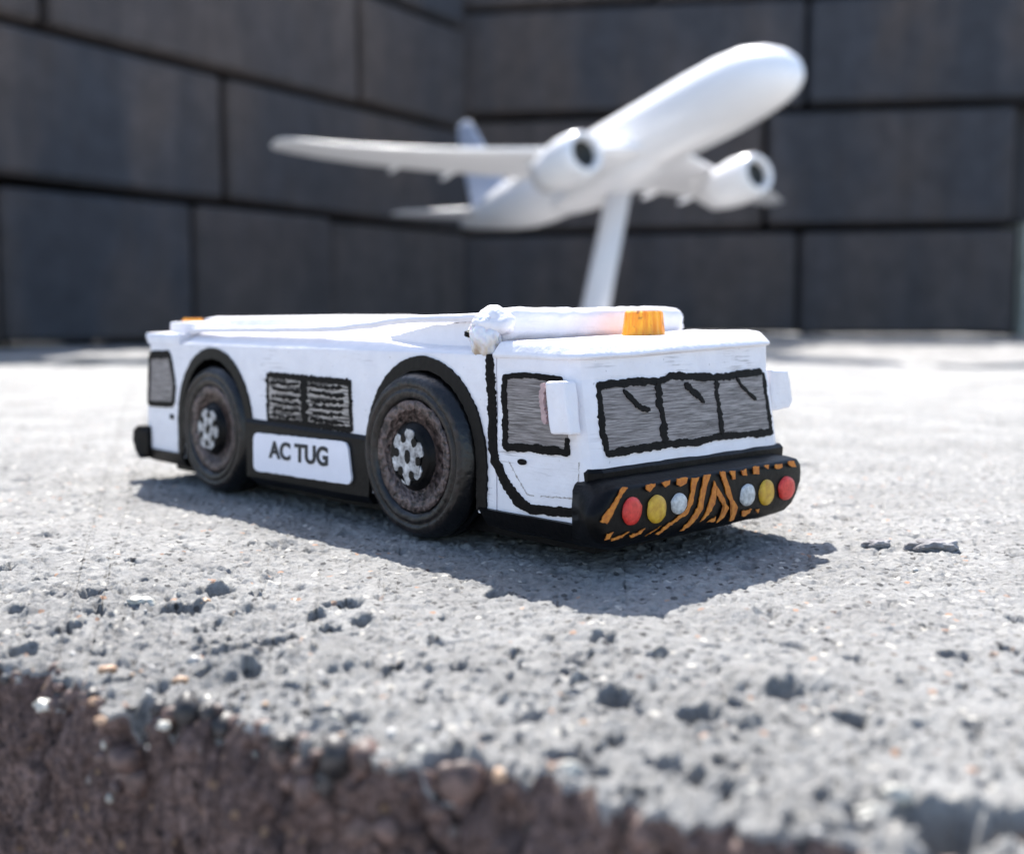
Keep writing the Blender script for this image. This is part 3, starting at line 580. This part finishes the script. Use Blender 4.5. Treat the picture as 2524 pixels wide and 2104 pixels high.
# mirrors
def mirror(quad, x0, x1, arm):
    r_ = empty('wing_mirror'); r_.parent = tug
    bm = loft([[(x, y, z) for y, z in quad] for x in (x0, x1)]); wobble(bm, .007, 13, 3, x0 * 3); bevel(bm_obj('mirror_shell', bm, M['white_clean'], r_), .010, 2)
    bm_obj('bracket', stroke_bm(arm[1:], .024, lambda y, z, h: (arm[0] - h, y, z), .014, .4), M['pink'], r_)
mirror([(-.785, .772), (-.898, .775), (-.930, .562), (-.822, .563)], -.048, .024, (-.030, (-.772, .765), (-.768, .70), (-.785, .60)))
bm = loft([[(1.405, -.90, .775), (1.55, -.905, .765), (1.575, -.90, .70), (1.60, -.905, .61), (1.57, -.90, .582), (1.415, -.90, .575)], [(1.405, -.85, .785), (1.545, -.855, .775), (1.57, -.85, .71), (1.59, -.855, .61), (1.56, -.85, .582), (1.415, -.85, .57)]])
wobble(bm, .009, 15, 2, 21.); r_ = empty('wing_mirror'); r_.parent = tug; bevel(bm_obj('mirror_shell', bm, M['white_clean'], r_), .010, 2)
# beacons
def fl(t_, k): return .022 * math.sin(t_ * 17) + .02 * math.sin(t_ * 5 + 1)
bm = lathe_bm([(.098, -.012), (.098, .0), (.092, .05), (.086, .108), (.078, .116), (.03, .116)], 102, 'Z', (.800, -.60, .943), fl)
bm_obj('beacon', bm, M['beacon'], tug)
bm = lathe_bm([(.07, -.012), (.07, .0), (.064, .075), (.055, .085), (.02, .085)], 60, 'Z', (.335, 2.80, .936), fl)
bm_obj('beacon', bm, M['beacon'], tug)
# cross tube behind the front cab roof, its tip, the raised side rail and the lump of glue at their joint
def tube(name, pts, radii, mat, seg=18, wob=.006, fl_=1.0, seed=0.):
    bm = bmesh.new(); P = [Vector(p) for p in pts]; rings = []
    Q = []; RR = []
    for i in range(len(P) - 1):
        n_ = max(2, int((P[i + 1] - P[i]).length / .05))
        for k in range(n_): Q.append(P[i].lerp(P[i + 1], k / n_)); RR.append(radii[i] + (radii[i + 1] - radii[i]) * k / n_)
    Q.append(P[-1]); RR.append(radii[-1])
    for i, p in enumerate(Q):
        d_ = (Q[min(i + 1, len(Q) - 1)] - Q[max(i - 1, 0)]).normalized(); s_ = d_.cross(Vector((0, 0, 1))).normalized(); u_ = s_.cross(d_)
        sq = lambda t_: math.copysign(abs(t_) ** .62, t_)
        rings.append([bm.verts.new(p + (s_ * sq(math.cos(j / seg * 6.2832)) + u_ * fl_ * sq(math.sin(j / seg * 6.2832))) * RR[i] * .97) for j in range(seg)])
    for a_, b_ in zip(rings, rings[1:]):
        for j in range(seg): bm.faces.new((a_[j], a_[(j + 1) % seg], b_[(j + 1) % seg], b_[j]))
    bm.faces.new(rings[0][::-1]); bm.faces.new(rings[-1])
    wobble(bm, wob, 11, 0, seed); wobble(bm, wob * .6, 30, 0, seed + 4); return bm_obj(name, bm, mat, tug, True)
tube('cross_tube', [(.10, -.335, .985), (.18, -.335, .998), (.7, -.34, 1.0), (1.15, -.345, 1.006), (1.30, -.345, 1.003), (1.345, -.345, 1.0), (1.358, -.345, 1.0)], [.07, .076, .074, .077, .074, .068, .050], M['white_clean'], 28, .010)
tube('cross_tube_tip', [(1.34, -.345, .972), (1.385, -.345, .985), (1.425, -.35, .975)], [.030, .032, .006], M['white_clean'], 10, .006, 1, 3.)
# side wall of the load bed: a thin sheet with a rolled lip
def sheet(x, pts_top, z0, th, name, lip=.018):
    bm = bmesh.new(); rows_ = []
    for y, z in pts_top:
        rows_.append([bm.verts.new(p) for p in ((x, y, z0), (x + .02, y, z - .025), (x - lip, y, z - .020), (x - lip, y, z), (x + th, y, z), (x + th, y, z0))])
    for a_, b_ in zip(rows_, rows_[1:]):
        for k in range(6): bm.faces.new((a_[k], a_[(k + 1) % 6], b_[(k + 1) % 6], b_[k]))
    bm.faces.new(rows_[0]); bm.faces.new(rows_[-1][::-1]); wobble(bm, .004, 6, 0, x); return bm_obj(name, bm, M['white_clean'], tug)
top = [(-.30, 1.050), (-.05, 1.042), (.2, 1.035), (.4, 1.026), (.55, 1.012), (.7, 1.0), (.9, .988), (1.04, .982), (1.3, .980), (1.6, .978), (2.0, .974), (2.30, .970), (2.46, .966)]
def rail(x, pts_top, name, th=.05, hh=.036):
    bm = bmesh.new(); rows_ = []
    for y, z in pts_top: rows_.append([bm.verts.new(p) for p in ((x + .012, y, z - hh), (x, y, z - hh * .5), (x + .004, y, z - .006), (x + .02, y, z), (x + th, y, z), (x + th, y, z - hh))])
    for a_, b_ in zip(rows_, rows_[1:]):
        for k in range(6): bm.faces.new((a_[k], a_[(k + 1) % 6], b_[(k + 1) % 6], b_[k]))
    bm.faces.new(rows_[0]); bm.faces.new(rows_[-1][::-1]); wobble(bm, .005, 6, 0, x); return bm_obj(name, bm, M['white_clean'], tug)
top2 = []
for (y0_, z0_), (y1_, z1_) in zip(top, top[1:]):
    for k in range(4): top2.append((y0_ + (y1_ - y0_) * k / 4, z0_ + (z1_ - z0_) * k / 4))
top2.append(top[-1])
bm = box_bm(.10, .36, 2.36, 2.66, .92, .998); wobble(bm, .006, 7, 3, 33.); bevel(bm_obj('rear_step', bm, M['white_clean'], tug), .012)
rail(.085, top2, 'side_rail'); rail(1.26, [(y, z - .03) for y, z in top2], 'side_rail')
bm = bmesh.new(); rows_ = []
for i in range(60):
    y = -.28 + 2.66 * i / 59; w_ = sstep(np.array(y), .0, .5); zt = .922 + .030 * float(w_)
    rows_.append([bm.verts.new(p) for p in ((.036, y, .869), (.09, y, .869 + (zt - .869) * .35), (.19 - .02 * float(w_), y, zt), (.9, y, zt + .004), (1.38, y, .869), (1.38, y, .86), (.036, y, .86))])
for p, q in zip(rows_, rows_[1:]):
    for k in range(7): bm.faces.new((p[k], p[(k + 1) % 7], q[(k + 1) % 7], q[k]))
bm.faces.new(rows_[0]); bm.faces.new(rows_[-1][::-1]); wobble(bm, .004, 4, 0, 6.); bm_obj('bed_floor', bm, M['white_clean'], tug, True)
bm_obj('bed_panel', poly_bm([(-.28, 1.015), (.12, .992), (.44, .935), (.42, .905), (.0, .880), (-.28, .874)], lambda y, z, h: (.128 - h, y, z), .004, .003, .02), M['white_clean'], tug)
bm = loft([[(.50, .95, .94), (1.24, .95, .94), (1.24, 2.76, .93), (.34, 2.76, .93)], [(.52, 1.45, 1.028), (1.22, 1.45, 1.028), (1.22, 2.72, 1.018), (.38, 2.72, 1.018)], [(.56, 1.60, 1.040), (1.18, 1.60, 1.040), (1.18, 2.68, 1.030), (.44, 2.68, 1.030)]]); wobble(bm, .004, 5, 3, 9.); bm_obj('engine_hood', bm, M['white_clean'], tug)
bm = bmesh.new(); bmesh.ops.create_icosphere(bm, subdivisions=5, radius=1)
for v in bm.verts:
    p = v.co.copy(); s = 1 + .26 * mnoise.noise(p * 1.5 + Vector((3, 1, 7))) + .13 * mnoise.noise(p * 3.4) + .03 * mnoise.noise(p * 8)
    v.co = Vector((.062 + p.x * .054 * s, -.318 + p.y * .088 * s, .948 + p.z * .090 * s))
glue = bm_obj('glue_blob', bm, M['glue'], tug, True)
bm = bmesh.new(); bmesh.ops.create_icosphere(bm, subdivisions=3, radius=1)
for v in bm.verts:
    p = v.co.copy(); s = 1 + .3 * mnoise.noise(p * 2); v.co = Vector((.030 + p.x * .016 * s, -.243 + p.y * .020 * s, .957 + p.z * .016 * s))
bm_obj('hole_shade', bm, M['black'], glue, True)  # black bead: the shade inside a small hole, put in as colour
bm = bmesh.new(); bmesh.ops.create_icosphere(bm, subdivisions=4, radius=1)
for v in bm.verts:
    p = v.co.copy(); s = 1 + .22 * mnoise.noise(p * 1.6 + Vector((8, 1, 2))) + .05 * mnoise.noise(p * 5)
    k = max(0, p.z) ** 2
    v.co = Vector((.095 + p.x * .07 * s * (1 - .4 * k), -.335 + p.y * .12 * s * (1 - .5 * k), 1.005 + p.z * (.066 + .018 * k) * s))
bm_obj('tube_end', bm, M['white_clean'], tug, True)
# rear cab
def rring(z, f, c2, bk=2.44, l=VL, r=VR, cv=.08): return [(x, y, z_) for x, y, z_ in [(l, bk, z), (l, (bk + c2) / 2, z), (l, c2, z), (l + cv, f, z), (l + .5, f, z), (r - .5, f, z), (r - cv, f, z), (r, c2, z), (r, (bk + c2) / 2, z), (r, bk, z)]]
bm = loft([rring(.17, 2.93, 2.86), rring(.45, 2.93, 2.86), rring(.80, 2.86, 2.79), rring(.865, 2.86, 2.80)]); wobble(bm, .003, 7, 2, 11.); bevel(bm_obj('rear_cab', bm, M['white'], tug), .012)
bm = loft([rring(.862, 2.87, 2.81, 2.40, VL - .004), rring(.90, 2.875, 2.84, 2.40, VL - .004), rring(.928, 2.885, 2.86, 2.40, VL + .006), rring(.932, 2.84, 2.80, 2.43, VL + .05, VR - .05)]); wobble(bm, .004, 7, 2, 12.); bm_obj('rear_roof', bm, M['white_clean'], tug)
rw_ = empty('side_window'); rw_.parent = tug
q = [(2.79, .79), (2.53, .80), (2.475, .62), (2.50, .49), (2.83, .48)]
bm_obj('pane', poly_bm(q, side(), .004), M['glass'], rw_)
for i, w in zip(range(5), (.05, .026, .03, .036, .026)): bm_obj('frame', stroke_bm([q[i], q[(i + 1) % 5]], w, side(), .008, .2), M['marker'], rw_)
bm_obj('door_handle', poly_bm([(2.50, .40), (2.54, .40), (2.54, .43), (2.50, .43)], side(), .008), M['marker'], tug)
bm = loft([[(x, 1.91 - y, z) for x, y, z in bring(zz, f_, -.03, 1.40, i_)][::-1] for zz, f_, i_ in ((.13, -1.00, .03), (.165, -1.05, 0), (.24, -1.09, 0), (.30, -1.08, 0), (.335, -1.02, .03))]); wobble(bm, .004, 9, 2, 15.); bm_obj('bumper', bm, M['black'], tug)
# wheels
def make_wheel():
    r = empty('wheel', (0, 0, 0)); r.parent = tug
    R = .379
    pr = [(.235, .30), (.33, .30), (.362, .275), (R, .22), (R, .19), (R - .008, .185), (R - .008, .170), (R, .165), (R, .13), (R - .008, .125), (R - .008, .11), (R, .105), (R, .06), (.362, .028), (.345, .008), (.325, .0), (.314, .002), (.306, .012), (.298, .002), (.285, .000), (.268, .006), (.255, .02), (.250, .05), (.235, .06)]
    bm = lathe_bm(pr, 96, 'X', closed=True); wobble(bm, .0035, 9); o = bm_obj('tyre', bm, M['tyre'], r, True)
    o.data.materials.append(M['tyre_side'])
    for p in o.data.polygons:
        c = p.center; rad = math.hypot(c.y, c.z)
        if c.x < .012 and rad < .35: p.material_index = 1
    bm = lathe_bm([(.256, .022), (.250, .012), (.215, .018), (.17, .040), (.125, .052), (.02, .052)], 64, 'X'); wobble(bm, .006, 22); bm_obj('rim', bm, M['copper'], r, True)
    bm = lathe_bm([(.162, .052), (.156, .022), (.143, .012), (.134, .000), (.126, -.010), (.02, -.012)], 48, 'X'); wobble(bm, .004, 14); bm_obj('hub', bm, M['black'], r, True)
    pts = []
    for i in range(108):
        t_ = i / 108 * 6.2832; d_ = abs(((t_ / 1.0472 + .35) % 1) - .5) * 2          # 0 at a notch, 1 on an arm
        rr = .116 - .036 * max(0, 1 - d_ / .52) ** .6
        pts.append((rr * math.cos(t_) * .96, rr * math.sin(t_) * 1.08))
    st = bm_obj('hub_star', poly_bm(pts, lambda y, z, h: (-.011 - h, y, z), .005, .003, .006), M['silver'], r)
    for k in range(7):
        rr = 0 if k == 6 else .080; t_ = (k + .5 - .35) * 1.0472 + .5236 * 0; cy_, cz_ = rr * math.cos(t_) * .96, rr * math.sin(t_) * 1.08; s = .021 if k == 6 else .019
        bm_obj('nut_hole', poly_bm([(cy_ + s * .95 * math.cos(j / 12 * 6.28), cz_ + s * (1.5 if k == 6 else 1.1) * math.sin(j / 12 * 6.28)) for j in range(12)], lambda y, z, h: (-.0155 - h, y, z), .003, .0015, .02), M['black'], r)
    return r
def copy_tree(o, parent):
    c = o.copy(); COL.objects.link(c); c.parent = parent
    for ch in list(o.children): copy_tree(ch, c)
    return c
w0 = make_wheel(); w0.location = (-.028, .10, .388); w0.scale = (1.0, 1.035, 1.035)
w = copy_tree(w0, tug); w.scale = (1, 1, 1); w.location = (0.0, 2.0, .377); w.rotation_euler = (.5, 0, 0)
w = copy_tree(w0, tug); w.location = (1.458, .10, .388); w.rotation_euler = (0, 0, math.pi)
w = copy_tree(w0, tug); w.scale = (1, 1, 1); w.location = (1.43, 2.0, .377); w.rotation_euler = (0, 0, math.pi)

# ---------------------------------------------------------------- the model airliner on its stand
S = .35
air = empty('model_airliner', (3.0167, 39.0889, 6.2764)); air.rotation_euler = (-.025956, -.1885, -1.0367)
tag(air, 'glossy white twin engine airliner model with tail tinted pale blue for sky-lit shade, climbing above the tug', 'model plane')
# fuselage, x forward, y left, z up, in metres times S
sec = [(26.9, .1, -1.0), (26.75, .7, -.95), (26.3, 1.3, -.82), (25.4, 1.9, -.62), (24.0, 2.42, -.38), (22.0, 2.85, -.16), (19.0, 3.08, -.04), (15, 3.14, 0), (0, 3.14, 0), (-9, 3.14, 0), (-13, 3.0, .15), (-17, 2.6, .5), (-21, 2.0, .92), (-25, 1.3, 1.25), (-28, .62, 1.45), (-29.2, .25, 1.5)]
rings = [[(x * S, r * math.cos(i / 40 * 6.2832) * S, (z + r * 1.02 * math.sin(i / 40 * 6.2832)) * S) for i in range(40)] for x, r, z in sec]
bm_obj('fuselage', loft(rings), M['plane'], air, True)
bm = bmesh.new(); bmesh.ops.create_uvsphere(bm, u_segments=32, v_segments=20, radius=1)
for v in bm.verts: v.co = Vector(((v.co.x * 9.5 + 1) * S, v.co.y * 3.0 * S, (v.co.z * 1.35 - 2.5) * S))
bm_obj('belly_fairing', bm, M['plane'], air, True)
def airfoil(n=12, th=.11):
    up = []; lo = []
    for i in range(n + 1):
        c = (1 - math.cos(math.pi * i / n)) / 2; y = 5 * th * (.2969 * math.sqrt(c) - .126 * c - .3516 * c * c + .2843 * c ** 3 - .1015 * c ** 4)
        up.append((c, y)); lo.append((c, -y * .75))
    return up[::-1] + lo[1:-1]
def flying(name, stations, mat, parent, vert=False):
    """stations: (span, leading edge x, chord, height, thickness)"""
    R_ = []
    for sp, le, ch, zz, th in stations:
        af = airfoil(12, th)
        R_.append([((le - c * ch) * S, sp * S, (zz + y * ch) * S) if not vert else ((le - c * ch) * S, y * ch * S, sp * S) for c, y in af])
    return bm_obj(name, loft(R_), mat, parent, True)
for sg in (-1, 1):
    st = [(0, 10.8, 13.4, -2.0, .12), (3, 9.8, 12.0, -1.9, .12), (6, 8.0, 10.0, -1.7, .11), (10, 5.6, 8.4, -1.4, .10), (16, 2.0, 6.6, -.9, .10), (22, -1.6, 5.2, -.1, .095), (26, -4.0, 4.3, .6, .09), (28.4, -5.4, 3.7, 1.1 - .25 * (sg > 0), .09), (29.8, -6.3, 3.0, 1.35 - .6 * (sg > 0), .09), (30.3 + .9 * (sg > 0), -7.0, 1.9, 1.45 - .8 * (sg > 0), .08)]
    wg = flying('wing', [(sg * a_, b_, c_, d_, e_) for a_, b_, c_, d_, e_ in st], M['plane'], air)
    for sp, x0_, x1_, zz in ((8.0, -1.0, -4.2, -1.95), (14.5, -3.2, -6.2, -1.35), (19.5, -4.6, -7.0, -.8)):
        bm = bmesh.new(); bmesh.ops.create_uvsphere(bm, u_segments=14, v_segments=10, radius=1)
        for v in bm.verts: v.co = Vector((((x0_ + x1_) / 2 + v.co.x * (x0_ - x1_) / 2) * S, (sg * sp + v.co.y * .22) * S, (zz + .22 + v.co.z * .26) * S))
        bm_obj('flap_fairing', bm, M['plane'], wg, True)
    # engine
    ex, ey, ez = 11.4, sg * 9.72, -3.6
    en = empty('engine'); en.parent = air; en.location = (ex * S, ey * S, ez * S)
    def lx(prof, mat, nm, seg=40):
        bm = bmesh.new(); rr = [[bm.verts.new((x * S, r * math.cos(i / seg * 6.2832) * S, r * math.sin(i / seg * 6.2832) * S)) for i in range(seg)] for x, r in prof]
        for p, q in zip(rr, rr[1:]):
            for i in range(seg): bm.faces.new((p[i], p[(i + 1) % seg], q[(i + 1) % seg], q[i]))
        if prof[-1][1] < .3: bm.faces.new(rr[-1])
        return bm_obj(nm, bm, mat, en, True)
    lx([(-1.2, 1.22), (-.3, 1.25), (.1, 1.34), (.26, 1.5), (.2, 1.72), (-.15, 1.93), (-1.0, 2.12), (-2.6, 2.22), (-4.4, 2.05), (-6.4, 1.7), (-6.4, 1.5), (-5.0, 1.6)], M['plane'], 'nacelle')
    lx([(-.35, 1.27), (-.5, 1.2), (-.5, .4), (-.6, .2), (-.5, .05)], M['intake'], 'fan')
    lx([(-5.0, 1.5), (-6.0, 1.3), (-7.6, .85), (-8.8, .1)], M['plane'], 'exhaust_cone')
    bm = loft([[((x - ex) * S + ex * 0, y * S, z * S) for x, y, z in ((8.2, -.22, 1.4), (8.2, .22, 1.4), (2.5, .22, 1.2), (2.5, -.22, 1.2))], [((x - ex) * S, y * S, z * S) for x, y, z in ((5.4, -.18, 2.4), (5.4, .18, 2.4), (1.0, .18, 2.3), (1.0, -.18, 2.3))]]); bm_obj('pylon', bm, M['plane'], en)
    flying('tailplane', [(sg * 0, -20.5, 5.6, 1.3, .1), (sg * 1.5, -21.3, 5.0, 1.35, .1), (sg * 5, -23.5, 3.6, 1.5, .1), (sg * 9.2, -26.0, 2.0, 1.7, .09), (sg * 9.9, -27.0, .8, 1.75, .08)], M['plane'], air)
flying('fin', [(1.5, -16.5, 9.5, 0, .1), (3.0, -17.8, 8.6, 0, .1), (7, -20.8, 6.6, 0, .1), (11.5, -24.0, 4.4, 0, .09), (13.0, -25.2, 3.2, 0, .08), (13.5, -26.2, 1.8, 0, .06)], M['fin'], air, True)
sd = empty('display_stand', (2.65, 38.7, 0)); tag(sd, 'white display stand whose leaning pole carries the model airliner', 'stand')
bm = loft([[(dx * .0 + cx_ + .46 * math.cos(i / 24 * 6.2832), .30 * math.sin(i / 24 * 6.2832) + cy_, cz_) for i in range(24)] for cx_, cy_, cz_, dx in ((0, 0, .18, 0), (.20, 0, 2.4, 0), (.42, .05, 5.1, 0))]) if False else loft([[(cx_ + ra * math.cos(i / 24 * 6.2832), .30 * math.sin(i / 24 * 6.2832) + cy_, cz_) for i in range(24)] for cx_, cy_, cz_, ra in ((.0, 0, .16, .50), (.42, -.18, 2.4, .46), (.97, -.45, 5.3, .42))])
bm_obj('pole', bm, M['stand'], sd, True)
bm = lathe_bm([(2.9, 0.0), (2.9, .12), (2.7, .20), (.6, .26)], 48, 'Z'); bm_obj('base', bm, M['stand'], sd, True)

# ---------------------------------------------------------------- loose grit and one chip of stone
nr_ = np.random.default_rng(5)
def grit(name, n, mat, label, region, smin, smax, sub=1):
    base = bmesh.new(); bmesh.ops.create_icosphere(base, subdivisions=sub, radius=1); bv = np.array([v.co[:] for v in base.verts]); base.verts.index_update(); bf = np.array([[v.index for v in f.verts] for f in base.faces]); base.free()
    V, F = [], []; k = 0
    while k < n:
        x, y = region(); s = smin * (smax / smin) ** (nr_.random() ** 2.2)
        z = height(x, y)
        sc = s * np.array([1, .8, .65]) * nr_.uniform(.7, 1.3, 3); ang = nr_.random() * 6.28; c, s_ = np.cos(ang), np.sin(ang)
        p = bv * (1 + nr_.uniform(-.22, .22, (len(bv), 1))) * sc; p = np.stack([p[:, 0] * c - p[:, 1] * s_, p[:, 0] * s_ + p[:, 1] * c, p[:, 2]], 1) + [x, y, z + s * .05]
        V.append(p); F.append(bf + k * len(bv)); k += 1
    o = mesh(name, np.vstack(V).tolist(), np.vstack(F).tolist(), mat, None, True, False); tag(o, label, 'grit', kind='stuff'); return o
def edge_zone(w, lo=-1.7, hi=2.0):
    def f():
        a_ = nr_.uniform(lo, hi); d_ = abs(nr_.normal(0, w)) + .01; return E0[0] + a_ * ED[0] - d_ * EN[0], E0[1] + a_ * ED[1] - d_ * EN[1]
    return f
def fan_zone():
    y = nr_.uniform(2.6, 9); return nr_.uniform(-.5, .5) * y, y
def face_zone(lo, hi, dmax):
    def f():
        a_ = nr_.uniform(lo, hi); return E0[0] + a_ * ED[0] + float(np.interp(a_, a, edge_off)) * EN[0], E0[1] + a_ * ED[1] + float(np.interp(a_, a, edge_off)) * EN[1]
    return f
def aggregate(name, n, mat, label, lo, hi, smin, smax, dlo, dhi, sub=2):
    base = bmesh.new(); bmesh.ops.create_icosphere(base, subdivisions=sub, radius=1); bv = np.array([v.co[:] for v in base.verts]); bf = np.array([[v.index for v in f.verts] for f in base.faces]); base.free()
    V, F = [], []; zz = face_zone(lo, hi, 0)
    for k in range(n):
        x, y = zz(); s = smin * (smax / smin) ** (nr_.random() ** 1.8); dp = dlo + (dhi - dlo) * nr_.random() ** 1.6
        sc = s * nr_.uniform(.7, 1.25, 3); q_ = bv * sc; n1 = np.array([mnoise.noise(Vector(v) * 1.7 + Vector((k, 0, 0))) for v in bv.tolist()])[:, None]
        q_ = q_ * (1 + .35 * n1); inn = s * .45
        V.append(q_ + [x - EN[0] * inn, y - EN[1] * inn, TZ[0].mean() - dp - s * .3]); F.append(bf + k * len(bv))
    o = mesh(name, np.vstack(V).tolist(), np.vstack(F).tolist(), mat, None, True, False); tag(o, label, 'aggregate', kind='stuff')
aggregate('aggregate', 230, M['brown_stone'], 'brown aggregate stones showing in the broken slab edge', -1.7, 2.2, .014, .055, .0, .22)
aggregate('aggregate', 70, M['dark_stone'], 'black aggregate stones showing in the broken slab edge', -1.7, 2.2, .012, .050, .0, .16)
aggregate('aggregate', 8, M['quartz'], 'pale aggregate stones showing in the broken slab edge', -1.6, 2.0, .006, .018, .0, .30)
bv_ = 0
for kind_, x_, y_, r_ in STONES:
    if ((x_ - E0[0]) * EN[0] + (y_ - E0[1]) * EN[1]) > -.02: y_ += .10; r_ *= .7
    bm = bmesh.new(); bmesh.ops.create_icosphere(bm, subdivisions=3, radius=1)
    for v in bm.verts:
        p = v.co.copy(); s = 1 + .35 * mnoise.noise(p * 1.5 + Vector((x_ * 7, y_ * 5, 0))) + .1 * mnoise.noise(p * 5); v.co = Vector((p.x * r_ * s, p.y * r_ * .7 * s, p.z * r_ * .6 * s))
    bmesh.ops.recalc_face_normals(bm, faces=bm.faces); me_ = bpy.data.meshes.new('embedded_stone'); bm.to_mesh(me_); bm.free()
    o = link_mesh('embedded_stone', me_, M['quartz' if kind_ == 'quartz' else 'grit_tan'], slab, False); o.location = (x_, y_, height(x_, y_) - r_ * .22)
grit('grit', 26, M['grit'], 'pale quartz grains bedded along the broken slab edge', edge_zone(.16), .010, .040)
grit('grit', 18, M['grit_tan'], 'tan grains bedded along the broken slab edge', edge_zone(.2, -1.7, .6), .008, .030)
grit('grit', 60, M['grit'], 'fine pale grains lying over the slab top around the tug', fan_zone, .006, .016)
def chip_stone(px, py, sx, sy, sz, label, rz=.1, mat=M['pebble']):
    bm = bmesh.new(); bmesh.ops.create_icosphere(bm, subdivisions=4, radius=1)
    for v in bm.verts:
        p = v.co.copy(); s = 1 + .3 * mnoise.noise(p * 1.8 + Vector((px, py, 0))) + .12 * mnoise.noise(p * 6)
        z = max(-.6, min(.55, p.z)) * 1.5
        v.co = Vector((p.x * sx * s, p.y * sy * s, z * sz * s))
    o = bm_obj('stone_chip', bm, mat, None, False); o.location = (px, py, height(px, py) + sz * .35); o.rotation_euler = (0, 0, rz); tag(o, label, 'stone'); return o
chip_stone(1.885, 4.93, .115, .06, .030, 'flat grey stone chip lying right of the tug bumper shadow')
chip_stone(.60 + 1.05, 4.98, .07, .035, .018, 'small dark stone chip just left of the larger flat one', .3)
